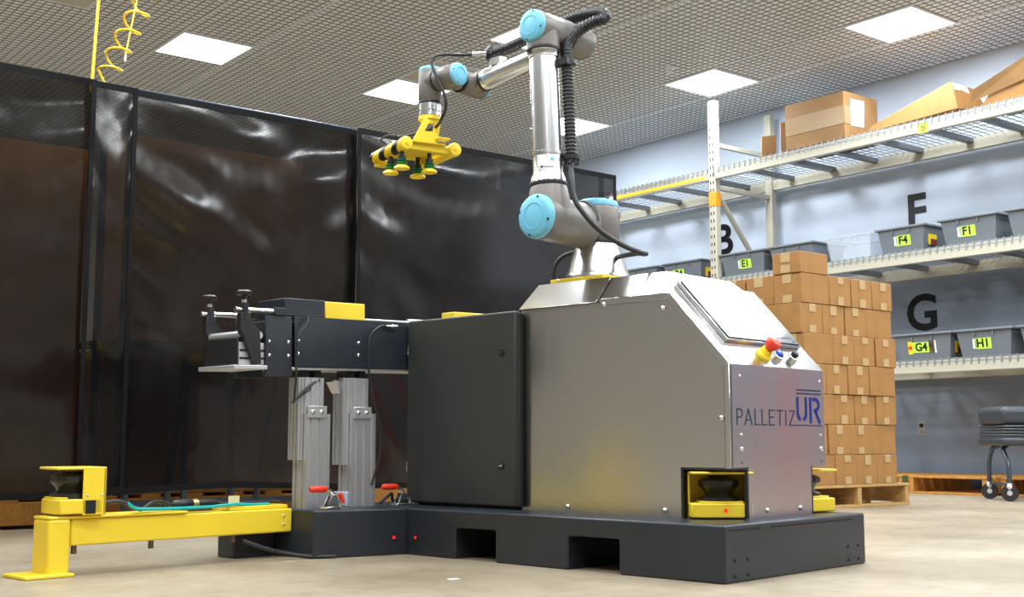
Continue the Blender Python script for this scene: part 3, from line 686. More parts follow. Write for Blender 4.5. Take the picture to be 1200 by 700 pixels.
# console: screen, emergency stop, buttons
def cons(x, s_, n_=0): return V((x, YA, ZC)) + sl * s_ + pn * n_
CM = MX(((1, 0, 0), sl, pn)).transposed().to_4x4(); CM.translation = V((0, YA, ZC))
B().box(.288, .752, .105, .392, 0, .014, CM).build('screen_housing', STEELB, en, bevel=.003)
B().box(.293, .747, .110, .387, .014, .019, CM).build('screen_bezel', BEZEL, en, bevel=.002)
B().box(.315, .715, .135, .367, .019, .0202, CM).build('screen', GLASSD, en)
B().cyl(cons(.71, .120, .019), cons(.71, .120, .020), .004, n=10).build('indicator', BLUEB, en)
def turned(nm, x, s_, prof, mt): return B().lathe(prof, cons(x, s_), pn, 24).build(nm, mt, en)
es = turned('emergency_stop', .455, .052, [(.029, 0), (.029, .009), (.022, .015), (.020, .030)], YELP)
B().lathe([(.014, .030), (.018, .038), (.025, .050), (.026, .060), (.021, .070), (.007, .073)], cons(.455, .052), pn, 24).build('stop_knob', RED, es)
bb = turned('push_button', .545, .052, [(.019, 0), (.019, .010), (.016, .012)], CHROME)
B().lathe([(.015, .010), (.015, .018), (.012, .022), (.003, .023)], cons(.545, .052), pn, 20).build('button_cap', BLUEB, bb)
sb = turned('selector_switch', .640, .052, [(.019, 0), (.019, .010), (.016, .012)], CHROME)
B().lathe([(.013, .010), (.013, .026), (.011, .028)], cons(.640, .052), pn, 20).build('switch_knob', BLACK, sb)
# yellow plate under the robot
RX, RY = .45, .842
B().box(RX - .142, RX + .142, RY - .140, RY + .112, ZT + .0025, ZT + .020).build('robot_mount_plate', YEL, en, bevel=.002)
for dx, dy in ((-.12, -.12), (-.12, .09), (.12, -.12)): screw(en, (RX + dx, RY + dy, ZT + .020), (0, 0, 1), .006)
for y in (RY - .09, RY + .07): screw(en, (RX - .142, y, ZT + .011), (-1, 0, 0), .005)
# ---- electrical cabinet
cb_ = mroot('electrical_cabinet', 'dark grey electrical cabinet with one door bolted beside the steel enclosure', 'cabinet', (.30, 1.29, HB))
B().box(.185, .42, 1.002, 1.575, .178, .892).build('cabinet_body', CABP, cb_, bevel=.004)
dr = B().box(.155, .183, .992, 1.582, .182, .896).build('door', CABP, cb_, bevel=.007, seg=3)
for z in (.746, .330):
    lk = B().cyl((.156, 1.06, z), (.150, 1.06, z), .013, n=18).build('latch', BLACK, dr)
    B().box(.1485, .151, 1.052, 1.068, z - .003, z + .003).build('latch_slot', CHROME, dr)
for z in (.317, .78): B().box(.160, .178, 1.583, 1.592, z - .02, z + .02).build('hinge', CHROME, cb_, bevel=.003)
B().box(.20, .40, 1.02, 1.56, HB, .178).build('cabinet_foot', BLACK, cb_)

# ---- safety scanners
def scanner(label, cx, cy, z, ang, group='yellow safety scanners', hw=.099, sides=True):
    """open toward local -y; ang turns it about z within the machine frame"""
    r = root('safety_scanner', label, 'scanner', mw((cx, cy, z)), AM + ang, org=(0, 0, 0), group=group)
    B().prism([(-hw, -.060, .004), (-hw * .6, -.074, .004), (hw * .6, -.074, .004), (hw, -.060, .004), (hw, .075, .004), (-hw, .075, .004)], (0, 0, .046)).build('tray', YEL, r, bevel=.004)
    B().prism([(-hw * .7, -.063, .05), (-hw * .35, -.070, .05), (hw * .5, -.070, .05), (hw * .7, -.063, .05), (hw * .7, .02, .05), (-hw * .7, .02, .05)], (0, 0, .006)).build('tray_lip', YEL, r, bevel=.002)
    B().box(-hw, hw, .075, .085, .0, .148).build('back_plate', YEL, r, bevel=.002)
    if hw > .09 and sides:
        for sx in (-hw, hw - .005): B().box(sx, sx + .005, .0, .076, .0, .145).build('side_plate', YEL, r)
    B().box(-hw, hw, -.075, .085, .142, .150).build('hood', YEL, r, bevel=.003)
    B().lathe([(.062, .05), (.064, .066), (.050, .070), (.046, .072)], (0, -.0, 0), (0, 0, 1), 28).build('scanner_base', BLACK, r)
    B().lathe([(.043, .068), (.046, .085), (.060, .100)], (0, -.0, 0), (0, 0, 1), 28).build('scan_window', mat('scanner_window', (.03, .028, .01), .08), r)
    B().lathe([(.062, .100), (.066, .106), (.066, .120), (.050, .128), (.034, .130), (.032, .135)], (0, -.0, 0), (0, 0, 1), 12).build('scanner_cap', BLACK, r, smooth=20)
    return r
s1 = scanner('yellow safety scanner in the cut corner of the steel enclosure under the console', .285, .208, HB, -PI / 4)
B().cyl((.008, -.0755, .028), (.008, -.0735, .028), .006, n=12).build('red_lamp', LEDR, s1, org=(0, 0, 0))
scanner('yellow safety scanner beneath the PALLETIZUR plate, on its side next to the cardboard stack', .805, .205, HB, PI / 2 - .2, sides=False)
s3 = scanner('yellow safety scanner on the far end of the yellow floor beam', -1.19, 1.675, .188, -PI / 2 - .12, hw=.08)
B().box(-.080, -.074, .010, .085, .0, .148).build('side_plate', YEL, s3, org=(0, 0, 0), bevel=.002)
B().box(.074, .080, .010, .085, .0, .148).build('side_plate', YEL, s3, org=(0, 0, 0), bevel=.002)
B().box(.0795, .0812, .020, .052, .004, .046).build('cable_opening', HOLE, s3, org=(0, 0, 0))
for y, z in ((.024, .060), (.072, .062)): screw(s3, (.080, y, z), (1, 0, 0), .004)
# ---- yellow outrigger beam with foot
ob = mroot('outrigger_beam', 'long yellow steel beam on a foot, running along the floor to the machine base', 'beam', (-.8, 1.665, 0))
B().box(-1.21, -.362, 1.622, 1.71, .092, .176).build('beam_tube', YEL, ob, bevel=.006, seg=3)
B().prism([(-1.29, 1.612, 0), (-1.29, 1.612, .178), (-1.215, 1.612, .178), (-1.215, 1.612, 0)], (0, .105, 0)).build('foot_bracket', YEL, ob, bevel=.010, seg=3)
B().box(-1.29, -.80, 1.612, 1.717, .1765, .186).build('cover_strip', YEL, ob, bevel=.004)
B().box(-1.37, -1.21, 1.585, 1.740, 0, .012).build('foot_plate', YEL, ob, bevel=.004)
B().box(-.62, -.37, 1.64, 1.75, .177, .190).build('end_plate', YEL, ob, bevel=.002)
for x in (-1.19, -.92, -.60):
    B().cyl((x, 1.640, .066), (x, 1.640, .094), .009, n=12).build('bolt', mat('dark_bolt', (.15, .12, .08), .4, .8), ob)
screw(ob, (-1.23, 1.635, .186), (0, 0, 1), .009); screw(ob, (-.40, 1.622, .12), (0, -1, 0), .006); screw(ob, (-.40, 1.622, .15), (0, -1, 0), .006)
# cables lying on the beam
sc = root('scanner_cable', 'black cable with a fat plug lying on the yellow beam', 'cable', mw((-1.05, 1.6, .188)), AM, org=(-1.05, 1.6, .188))
P = [(-1.105, 1.615, .222), (-1.06, 1.605, .226), (-1.0, 1.612, .206), (-.97, 1.62, .196), (-.93, 1.63, .214), (-.89, 1.645, .218), (-.86, 1.65, .210), (-.83, 1.652, .204)]
B().tube(smoothpath(P), .0065, 8).build('cable_jacket', RUBBER, sc)
B().lathe([(.009, 0), (.016, .01), (.018, .075), (.014, .08)], (-.84, 1.652, .206), (1, 0, 0), 14).build('plug', BLACK, sc)
B().cyl((-.765, 1.652, .206), (-.742, 1.652, .206), .0165, n=14).build('coupling_ring', mat('brass_ring', (.45, .34, .14), .3, .8), sc)
B().lathe([(.015, 0), (.015, .06), (.007, .085)], (-.742, 1.652, .206), (1, 0, 0), 14).build('socket', BLACK, sc)
B().tube(smoothpath([(-.66, 1.652, .205), (-.60, 1.655, .200), (-.50, 1.67, .200), (-.38, 1.68, .198)]), .006, 8).build('cable_tail', RUBBER, sc)
B().box(-.62, -.575, 1.645, 1.647, .200, .228).build('cable_tag', mat('cable_tag', (.75, .68, .35), .5), sc)
tag(B().tube([mw(p) for p in smoothpath([(-1.03, 1.603, .220), (-1.0, 1.605, .201), (-.93, 1.612, .196), (-.80, 1.622, .194), (-.70, 1.63, .194), (-.60, 1.64, .198), (-.52, 1.65, .194), (-.44, 1.66, .193)])], .0055, 8).build('teal_cable', TEAL), 'thin teal cable along the top of the yellow beam', 'cable')
tag(B().tube([mw(p) for p in smoothpath([(-.60, 1.58, .075), (-.52, 1.565, .045), (-.44, 1.56, .025), (-.36, 1.52, .010), (-.28, 1.47, .008)])], .007, 8).build('floor_cable', RUBBER), 'short black cable sagging to the floor under the yellow beam', 'cable')

# ---- conveyor on aluminium posts
TL = math.radians(1.6)
cv = root('infeed_conveyor', 'black conveyor on two silver posts in front of the black curtain', 'conveyor', mw((-.05, 1.66, HB)), AM, org=(-.05, 1.66, HB))
TM = MX.Translation((-.38, 1.60, .69)) @ MX.Rotation(-TL, 4, 'Y')       # x along, y depth, z up; origin = lower near corner
def cbx(nm, x0, x1, y0, y1, z0, z1, mt=DARK, bevel=.002, parent=None): return B().box(x0, x1, y0, y1, z0, z1, TM).build(nm, mt, parent or cv, bevel=bevel)
def cpt(x, y, z): return TM @ V((x, y, z))
def ccy(nm, a, c, r, mt, n=16, parent=None): return B().cyl(cpt(*a), cpt(*c), r, n=n).build(nm, mt, parent or cv)
cbx('side_plate', .0, 1.16, 0, .008, 0, .188)
cbx('side_plate', .0, 1.16, .172, .180, 0, .188)
cbx('belt_bed', .012, 1.15, .010, .170, .02, .165, BLACK)
cbx('belt', .02, 1.16, .010, .170, .165, .172, mat('conveyor_belt', (.30, .31, .32), .5))
cbx('end_plate', -.135, -.020, -.010, .0, -.035, .185)
cbx('end_plate', -.135, -.020, .180, .190, -.035, .185)
cbx('end_bracket', -.130, -.022, .01, .17, .005, .165, BLACK)
cbx('gap_bracket', -.022, .0, .02, .16, .03, .16, BLACK)
for x in (-.120, -.036):
    for z in (.040, .090): screw(cv, cpt(x, -.010, z), TM.to_3x3() @ V((0, -1, 0)), .007)
for x in (.016, .30, .592):
    for z in (.050, .098): screw(cv, cpt(x, 0, z), TM.to_3x3() @ V((0, -1, 0)), .007)
cbx('bottom_rail', -.02, 1.16, .005, .175, -.010, .0, ALU)
cbx('drive_cover', -.035, .150, .012, .185, .189, .255, DARK, .003)
cbx('yellow_cover', .150, .345, .012, .05, .184, .252, YEL, .004)
cbx('output_tray', .345, .62, .02, .16, .180, .196, ALU, .003)
ccy('tray_roller', (.60, .05, .200), (.75, .05, .200), .008, ALU)
cbx('end_stop', .875, 1.14, .06, .14, .19, .252, YEL, .004)
# adjustable guides at the infeed end
for y, nm in ((-.005, 'near'), (.215, 'far')):
    gd = B(); p_ = [(-.245, .19), (-.205, .19), (-.205, .165), (-.165, .125), (-.160, .006), (-.190, .006), (-.250, .135)]
    gd.prism([cpt(x, y - .014, z) for x, z in p_], TM.to_3x3() @ V((0, .028, 0)))
    ga = gd.build('guide_arm', BLACK, cv, bevel=.003)
    ccy('clamp_block', (-.225, y, .165), (-.225, y, .225), .017, BLACK, parent=ga)
    ccy('clamp_collar', (-.225, y, .222), (-.225, y, .236), .010, CHROME, parent=ga)
    B().lathe([(.010, 0), (.010, .012), (.026, .018), (.028, .028), (.020, .034), (.004, .035)], cpt(-.225, y, .236), (0, 0, 1), 18).build('hand_knob', BLACK, ga)
    ccy('guide_rod', (-.262, y, .200), (-.075, y, .200), .009, CHROME)
    cbx('rod_block', -.10, -.05, y - .014, y + .014, .185, .214, BLACK)
cbx('infeed_rail', -.245, -.135, .0, .20, .005, .085, ALU, .002)
for z in (.028, .056): cbx('rail_groove', -.240, -.135, -.0015, .0, z - .004, z + .004, HOLE, 0)
cbx('rail_end_cap', -.252, -.245, -.004, .204, 0, .10, BLACK)
cbx('infeed_plate', -.275, -.135, -.02, .21, -.012, .003, ALU, .002)
for k in range(3): ccy('roller', (-.225 + k * .035, .0, .112), (-.225 + k * .035, .20, .112), .014, WHITE if k % 2 else ALU)
cbx('roller_frame', -.245, -.135, .012, .19, .085, .104, BLACK)
B().tube([cpt(*p) for p in smoothpath([(.05, -.01, .19), (.04, -.02, .16), (-.005, -.03, .115), (-.012, -.03, .07), (-.018, -.03, -.05), (-.02, -.02, -.13)])] , .004, 8).build('sensor_cable', RUBBER, cv)
B().tube([cpt(*p) for p in smoothpath([(-.02, -.02, -.125), (.05, -.0, -.08), (.13, .02, -.045), (.24, .05, -.035), (.36, .06, -.04)])], .005, 8).build('power_cable', RUBBER, cv)
B().tube([cpt(*p) for p in smoothpath([(-.02, -.01, -.13), (.06, .01, -.09), (.14, .03, -.055), (.25, .06, -.045)])], .004, 8).build('power_cable', BLACK, cv)
sn = B().lathe([(.006, 0), (.006, .03), (.009, .032), (.009, .055)], cpt(.43, -.012, .168), TM.to_3x3() @ V((1, 0, 0)), 10).build('sensor_plug', CHROME, cv)
B().tube([cpt(*p) for p in smoothpath([(.43, -.012, .168), (.40, -.014, .165), (.35, -.016, .13), (.335, -.016, .06), (.34, -.016, -.02), (.36, -.016, -.12), (.39, -.016, -.22), (.395, -.01, -.33), (.36, 0, -.45)])], .0042, 8).build('sensor_cable', RUBBER, cv)
def profile(nm, x0, x1, y0, y1, z0, z1, ncol, parent):
    b = B(); w_ = (x1 - x0) / ncol; g_ = w_ * .13; d = .007
    # slotted outline extruded upwards
    poly = []
    for k in range(ncol):
        c = x0 + w_ * (k + .5); poly += [(c - g_, y0), (c - g_, y0 + d), (c + g_, y0 + d), (c + g_, y0)]
    poly = [(x0, y0)] + poly + [(x1, y0)]
    nr = max(1, round((y1 - y0) / w_)); hr = (y1 - y0) / nr
    for k in range(nr):
        c = y0 + hr * (k + .5); poly += [(x1, c - g_), (x1 - d, c - g_), (x1 - d, c + g_), (x1, c + g_)]
    poly += [(x1, y1), (x0, y1)]
    for k in range(nr):
        c = y1 - hr * (k + .5); poly += [(x0, c + g_), (x0 + d, c + g_), (x0 + d, c - g_), (x0, c - g_)]
    return b.prism([(px, py, z0) for px, py in poly], (0, 0, z1 - z0)).build(nm, ALU, parent, smooth=0)
for k, (xt, x, xu, x1) in enumerate(((-.346, -.322, -.238, -.212), (-.138, -.106, -.022, .010))):
    lg = profile('leg', x, x1, 1.60, 1.68, HB, .52 + .005 * k, 3, cv)
    profile('upper_post', x, xu, 1.61, 1.68, .52 + .005 * k, .655 + .006 * k, 2, lg)
    profile('side_post', xt, x - .001, 1.62, 1.68, .35 - .02 * k, .655 + .006 * k, 1, lg)
    pb = B().box(x + .004, xu + .004, 1.592, 1.600, .505, .550).build('joint_plate', ALU, lg, bevel=.002)
    for dx in (.022, .062): screw(pb, (x + dx, 1.592, .527), (0, -1, 0), .009, 'plate_bolt')
    for dx in (.0, .055):
        B().box(x + dx, x + dx + .030, 1.63, 1.70, .655, .692).build('mount_foot', BLACK, lg)
B().prism([(-.170, 1.64, .650), (-.137, 1.64, .650), (-.137, 1.64, .600)], (0, .05, 0)).build('gusset', ALU, cv, bevel=.002)
# ---- toggle clamps
for k, (x, y, lab) in enumerate(((-.27, 1.52, 'toggle clamp with red handle at the foot of the silver post nearer the yellow beam'), (.07, 1.52, 'toggle clamp with red handle close to the electrical cabinet'))):
    r = mroot('toggle_clamp', lab, 'clamp', (x, y, HB), 'red handled toggle clamps')
    B().box(x - .03, x + .035, y - .02, y + .02, HB, HB + .010).build('clamp_foot', CHROME, r, bevel=.002)
    for s_ in (-.012, .012): B().prism([(x - .02, y + s_ - .003, HB + .01), (x + .03, y + s_ - .003, HB + .01), (x + .022, y + s_ - .003, HB + .045), (x, y + s_ - .003, HB + .05)], (0, .006, 0)).build('side_link', CHROME, r)
    B().tube([(x + .03, y, HB + .035), (x + .005, y, HB + .065), (x - .02, y, HB + .074)], .007, 8).build('lever', CHROME, r)
    B().lathe([(.009, 0), (.012, .01), (.012, .065), (.006, .075)], (x - .018, y, HB + .073), (-1, 0, .02), 14).build('grip', RED, r)
    B().tube([(x + .01, y, HB + .03), (x + .05, y, HB + .025), (x + .05, y, HB + .002)], .006, 8).build('hold_down', CHROME, r)
    if k == 0: B().tube([(x + .045, y, HB + .055), (x + .06, y, HB + .022)], .009, 10).build('red_tip', RED, r)
B().box(-.12, .02, 1.62, 1.70, HB, HB + .055).build('junction_block', mat('pale_block', (.5, .55, .65), .4), mb, bevel=.004)
B().tube(smoothpath([(.0, 1.56, HB + .01), (.03, 1.55, HB + .035), (.07, 1.57, HB + .045), (.10, 1.60, HB + .02), (.13, 1.62, HB + .01)]), .006, 8).build('base_cable', RUBBER, mb)

# ---- robot arm
ra = mroot('robot_arm', 'grey six-axis robot arm with blue joint caps on the steel enclosure', 'robot arm', (RX, RY, ZT + .020))
ZS = 1.222; XU = .18; YE, ZL = .875, 1.942; XFA = .36
def joint(nm, c, axis, r, L0, L1, cap_at=-1, mt=UGREY, capm=True, ring=True):
    """housing drum along axis from L0 to L1 (signed), blue cap on the cap_at end"""
    a = V(axis).normalized(); c = V(c)
    h = B().lathe([(r * .93, L0), (r, L0 + r * .10), (r, L1 - r * .08), (r * .95, L1)], c, a, 36).build(nm, mt, ra)
    if capm:
        e = L0 if cap_at < 0 else L1; d = a * cap_at; rc = r * .97; t = r * .32
        k = B().lathe([(rc, 0), (rc * 1.0, t * .45), (rc * .94, t * .8), (rc * .80, t), (rc * .05, t * 1.04)], c + a * e, d, 36).build('joint_cap', UBLUE, h)
        k['label'] = 'light blue joint cap'
        o = d.orthogonal().normalized(); o2 = d.cross(o)
        B().lathe([(rc * .60, 0), (rc * .60, .0015), (rc * .55, .0015), (rc * .55, 0)], c + a * e + d * (t * 1.005), d, 28, caps=False).build('cap_ring', UBLUE, k)
        for q in range(4):
            an = q * PI / 2 + .5; p = c + a * e + (o * math.cos(an) + o2 * math.sin(an)) * rc * .86 + d * t * .80
            B().cyl(p, p + d * t * .18, r * .06, n=8).build('cap_screw', BLACK, k)
    return h
def ring(c, axis, r, w_=.012): return B().lathe([(r * .97, -w_ / 2), (r, -w_ * .3), (r, w_ * .3), (r * .97, w_ / 2)], V(c), axis, 36).build('seal_ring', RUBBER, ra)
zb0 = ZT + .020
B().lathe([(.124, 0), (.124, .012), (.120, .020), (.116, .030), (.101, .080), (.0875, .125), (.086, .135)], (RX, RY, zb0), (0, 0, 1), 40).build('base_flange', TUBE, ra)
for k in range(8):
    an = k * PI / 4 + .3; B().cyl((RX + .116 * math.cos(an), RY + .116 * math.sin(an), zb0 + .012), (RX + .116 * math.cos(an), RY + .116 * math.sin(an), zb0 + .020), .006, n=10).build('base_bolt', CHROME, ra)
ring((RX, RY, zb0 + .142), (0, 0, 1), .087, .02)
joint('base_joint', (RX, RY, 1.17), (0, 0, 1), .084, 0, .130, 1)
ring((RX - .095, RY, ZS + .008), (1, 0, 0), .084, .022)
joint('shoulder_joint', (XU, RY, ZS), (1, 0, 0), .084, -.062, .20, -1)
# upper arm rises from the shoulder housing
du = V((0, YE - RY, ZL - ZS)).normalized(); S0 = V((XU, RY, ZS)); LU = (V((XU, YE, ZL)) - S0).length
B().lathe([(.082, 0), (.080, .05), (.070, .105), (.066, .118)], S0, du, 36).build('shoulder_neck', UGREY, ra)
ring(S0 + du * .126, du, .069, .016)
B().lathe([(.066, .134), (.062, .150), (.0555, .172), (.0555, .232), (.058, .234), (.058, .244), (.0545, .246)], S0, du, 36).build('arm_collar', TUBE, ra)
ut = B().lathe([(.0535, .244), (.0535, LU - .115)], S0, du, 40).build('upper_arm_tube', TUBE, ra)
B().lathe([(.0535, LU - .117), (.057, LU - .113), (.057, LU - .094), (.062, LU - .088)], S0, du, 36).build('arm_collar', TUBE, ra)
ring(S0 + du * (LU - .083), du, .063, .014)
B().lathe([(.060, LU - .078), (.062, LU - .02)], S0, du, 36).build('elbow_neck', UGREY, ra)
# maker's sticker low on the tube
sk = B(); n = 14; vv = []; ff = []
for j, hz in enumerate((.150, .232)):
    for k in range(n + 1):
        an = math.radians(178 + 88 * k / n); rr = .0563 if hz > .2 else .0625
        vv.append(S0 + du * hz + V((rr * math.cos(an), rr * math.sin(an), 0)))
vv = [p for p in vv]
ff = [(k, k + 1, n + 2 + k, n + 1 + k) for k in range(n)]
st = B()
vv2 = []
for hz, rr in ((.174, .0562), (.229, .0562)):
    for k in range(n + 1):
        an = math.radians(180 + 84 * k / n); vv2.append(S0 + du * hz + V((rr * math.cos(an), rr * math.sin(an), 0)))
st.add(vv2, ff); stk = st.build('sticker', WHITE, ut)
def onarm(a, hz, rr=.0567): an = math.radians(a); return S0 + du * hz + V((rr * math.cos(an), rr * math.sin(an), 0))
def patch(nm, a0, a1, h0, h1, mt): return B().add([onarm(a0, h0), onarm(a1, h0), onarm(a1, h1), onarm(a0, h1)], [(0, 1, 2, 3)]).build(nm, mt, stk, smooth=0)
patch('sticker_mark', 183, 191, .178, .188, YELP); patch('sticker_mark', 194, 203, .179, .188, BLUEB)
for k in range(5): patch('sticker_print', 206 + k * 8, 210 + k * 8, .180, .186, INK)
patch('sticker_print', 186, 220, .214, .219, INK); patch('sticker_print', 232, 246, .206, .218, UBLUE)
# elbow and forearm
joint('elbow_joint', (XU, YE, ZL), (1, 0, 0), .064, -.050, .118, -1)
ring((XU + .124, YE, ZL), (1, 0, 0), .064, .014)
B().lathe([(.060, 0), (.062, .010), (.062, .10), (.057, .115), (.030, .120)], (XU + .13, YE, ZL), (1, 0, 0), 36).build('forearm_root', UGREY, ra)
Wp = V((XFA, 1.418, 1.880)); E0 = V((XFA, YE, ZL)); df_ = (Wp - E0).normalized(); LF = (Wp - E0).length
B().lathe([(.050, .02), (.047, .075)], E0, df_, 32).build('forearm_neck', UGREY, ra)
B().lathe([(.046, .075), (.044, .085), (.0415, .092), (.0415, LF - .105), (.044, LF - .100), (.044, LF - .070)], E0, df_, 36).build('forearm_tube', TUBE, ra)
ring(E0 + df_ * (LF - .064), df_, .0465, .012)
B().lathe([(.044, LF - .058), (.046, LF - .01)], E0, df_, 32).build('wrist_neck', UGREY, ra)
joint('wrist_joint', Wp, (1, 0, 0), .0475, -.075, .050, 1)
ring(Wp + V((-.081, 0, 0)), (1, 0, 0), .0475, .011)
W2 = V((XFA - .137, Wp.y, Wp.z + .006))
B().lathe([(.046, 0), (.0475, .045)], W2, (1, 0, 0), 32).build('wrist_neck', UGREY, ra)
joint('wrist_joint', W2, (0, 1, 0), .0475, -.048, .062, -1)
ring(W2 + V((0, .067, 0)), (0, 1, 0), .0475, .010)
W3 = V((W2.x, W2.y + .118, W2.z + .002))
B().lathe([(.0475, -.046), (.046, 0)], W3, (0, 1, 0), 32).build('wrist_neck', UGREY, ra)
joint('wrist_joint', W3, (0, 0, 1), .0475, -.085, .045, 1)
ring(W3 + V((0, 0, -.091)), (0, 0, 1), .0475, .012)
B().lathe([(.046, 0), (.046, -.028), (.044, -.030), (.046, -.032), (.046, -.050), (.040, -.052)], W3 + V((0, 0, -.097)), (0, 0, 1), 36).build('tool_flange', TUBE, ra)
# corrugated hose and its clamps
def corrugated(nm, pts, r, parent):
    P = resample(smoothpath(pts, 16), .0035); rr = [r * (1. if (k // 2) % 2 else .84) for k in range(len(P))]
    return B().tube(P, rr, 14).build(nm, BLACK, parent, smooth=60)
XH = XU + .062; YH = RY - .052
hose = corrugated('corrugated_hose', [(XH, YH + .002, 1.445), (XH, YH + .006, 1.56), (XH, YH + .014, 1.70), (XH, YH + .02, 1.83), (XH + .02, YH + .035, 1.90), (XH + .07, YH + .02, 1.955), (XH + .10, YH - .03, 1.985), (XH + .115, YH - .065, 1.992), (XH + .13, YH - .055, 2.018), (XH + .135, YH + .00, 2.035), (XH + .130, YH + .10, 2.040), (XH + .125, YH + .22, 2.025), (XH + .118, YH + .32, 2.008), (XH + .118, YH + .42, 1.996), (XH + .118, YH + .53, 1.990)], .0225, ra)
def clamp(c, ax, r):
    c = V(c); ax = V(ax)
    k = B().lathe([(r, -.010), (r * 1.28, -.008), (r * 1.28, .008), (r, .010)], c, ax, 16).build('hose_clamp', BLACK, hose)
    return k
clamp((XH, YH + .002, 1.452), (0, 0, 1), .027); clamp((XH, YH + .019, 1.815), (0, 0, 1), .027); clamp((XH + .118, YH + .525, 1.990), (0, 1, 0), .027)
for q in range(7):
    an = q * 2 * PI / 7; B().cyl((XH + .022 * math.cos(an), YH + .022 * math.sin(an), 1.445), (XH + .026 * math.cos(an), YH + .026 * math.sin(an), 1.425), .005, n=6).build('clamp_finger', BLACK, hose)
B().box(XH - .035, XH - .005, YH - .01, YH + .05, 1.80, 1.825).build('hose_bracket', BLACK, hose)
B().box(XFA - .02, XFA + .02, 1.25, 1.31, 1.935, 1.965).build('hose_bracket', CHROME, hose)
# loose cables
B().tube(smoothpath([(XH - .01, YH, 1.43), (.20, .752, 1.36), (.19, .735, 1.29), (.20, .705, 1.235), (.235, .655, 1.165), (.285, .60, 1.115), (.33, .545, 1.082), (.36, .545, 1.082), (.40, .61, 1.095), (.43, .70, 1.10), (.45, .75, 1.10)]), .0095, 10).build('arm_cable', RUBBER, ra)
B().tube(smoothpath([(.42, .93, 1.135), (.395, .965, 1.12), (.372, .985, 1.085), (.368, .985, 1.03), (.37, .975, 1.022)]), .009, 10).build('arm_cable', RUBBER, ra)
B().tube(smoothpath([(.345, 1.30, 1.985), (.31, 1.35, 1.985), (.26, 1.40, 1.982), (.215, 1.44, 1.982), (.170, 1.452, 1.965), (.160, 1.455, 1.93), (.165, 1.425, 1.86), (.175, 1.40, 1.80), (.185, 1.40, 1.75), (.20, 1.44, 1.712), (.22, 1.50, 1.690), (.20, 1.58, 1.675), (.16, 1.66, 1.665)]), .0065, 10).build('tool_cable', RUBBER, ra)
B().cyl((.33, 1.315, 1.985), (.30, 1.365, 1.985), .010, n=10).build('cable_tie', CHROME, ra)
# ---- vacuum gripper
TG = math.radians(-16.2); GO = V((.20, 1.60, 1.60))
gr = root('vacuum_gripper', 'yellow vacuum gripper with hazard-striped tubes and four suction cups, hanging from the robot wrist', 'gripper', mw(GO), AM + TG, org=(0, 0, 0))
def gp(nm, b, mt, bevel=0, parent=None, **k): return b.build(nm, mt, parent or gr, org=(0, 0, 0), bevel=bevel, **k)
fl = MX.Rotation(-TG, 3, 'Z') @ (V((W3.x, W3.y, W3.z - .149)) - GO)      # flange centre in gripper axes
gp('flange_plate', B().cyl(fl, fl + V((0, 0, -.016)), .047, n=30), YEL, .002)
# sloping bracket plate with a window
P0, P1, P2, P3 = V((fl.x - .036, fl.y - .036, fl.z - .010)), V((fl.x + .036, fl.y - .036, fl.z - .010)), V((fl.x + .014, -.098, .022)), V((fl.x - .095, -.098, .022))
b = B(); th_ = V((0, .008, 0)); C_ = [P0, P1, P2, P3]; cen = sum(C_, V()) / 4; I_ = [cen + V((.004, 0, .012)) + (p - cen) * .36 for p in C_]
for k in range(4): b.prism([C_[k], C_[(k + 1) % 4], I_[(k + 1) % 4], I_[k]], th_)
gp('bracket', b, YEL)
gp('bracket_foot', B().box(fl.x - .095, fl.x + .055, -.098, -.02, .018, .026), YEL, .002)
gp('bracket_tab', B().box(fl.x + .005, fl.x + .06, -.125, -.085, .036, .044), YEL, .002)
for x, mt in ((-.082, STRIPE), (.138, YEL)):
    tb = gp('tube', B().lathe([(.010, -.090), (.024, -.086), (.027, -.078), (.027, .205), (.024, .215), (.008, .222)], (x, 0, .008), (0, 1, 0), 28), mt)
    gp('tube_end_cap', B().lathe([(.0285, 0), (.0285, .018), (.024, .024), (.010, .026)], (x, -.075, .008), (0, -1, 0), 28), YEL, 0, tb)
    gp('end_bolt', B().cyl((x, -.099, .008), (x, -.106, .008), .007, n=10), YELP, 0, tb)
gp('cross_plate', B().box(-.075, .135, -.078, -.035, -.010, .018), YEL, .003)
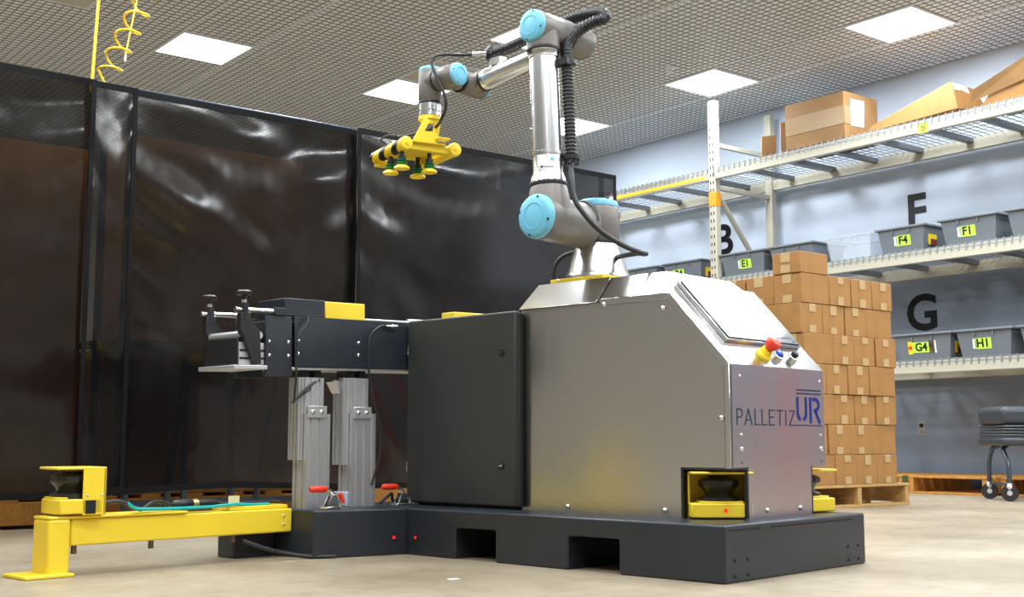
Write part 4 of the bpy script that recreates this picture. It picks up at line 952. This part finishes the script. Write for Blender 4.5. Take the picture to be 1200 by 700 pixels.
gp('cross_plate', B().box(-.075, .135, .10, .135, -.002, .012), YEL, .003)
gp('manifold', B().box(-.05, .09, -.03, .10, -.006, .006), YEL, .002)
for x0, x1, y in ((-.085, -.035, .17), (.06, .10, .02), (.085, .125, .13)): gp('bent_tab', B().box(x0, x1, y, y + .05, -.030, -.004), YEL, .003)
gp('valve', B().box(-.03, .03, .11, .17, .040, .065), BLACK, .003); gp('valve_body', B().cyl((-.04, .145, .060), (.04, .125, .066), .014, n=14), CHROME)
gp('air_line', B().tube(smoothpath([(-.06, .16, .062), (-.085, .15, .075), (-.06, .12, .090), (.0, .10, .085), (.03, .09, .070)]), .004, 8), RUBBER)
for x, y in ((-.082, -.052), (-.082, .055), (.044, -.045), (.044, .062)):
    cu = gp('suction_cup', B().lathe([(.009, .0), (.009, -.028), (.016, -.030), (.016, -.044)], (x, y, -.006), (0, 0, 1), 18), BLACK)
    gp('bellows', B().lathe([(.014, -.044), (.022, -.049), (.015, -.054), (.024, -.060), (.017, -.066), (.021, -.070)], (x, y, -.006), (0, 0, 1), 22), GREEN, 0, cu)
    gp('cup_lip', B().lathe([(.020, -.069), (.030, -.076), (.033, -.084), (.030, -.085), (.020, -.076)], (x, y, -.006), (0, 0, 1), 24), YELP, 0, cu)
# small litter on the floor
tag(B().box(2.18, 2.215, 3.05, 3.07, 0, .002).build('paper_scrap', WHITE), 'tiny white paper scrap on the concrete floor before the machine base', 'scrap')
# a red cabinet beyond the right edge of the picture: the photograph shows it as the red streak mirrored in the steel front plate
rc = root('red_cabinet', 'narrow red steel cabinet seen only as a red streak mirrored in the steel front plate', 'cabinet', (6.35, 1.34, 0), -.45, org=(0, 0, 0))
B().box(-.10, .10, -.06, .06, .05, 1.05).build('cabinet_body', RED, rc, bevel=.006)
for k in range(4): B().box(-.112, -.10, -.05, .05, .08 + k * .24, .30 + k * .24).build('drawer_front', RED, rc, bevel=.004)
B().box(-.09, .09, -.05, .05, 0, .05).build('plinth', BLACK, rc)
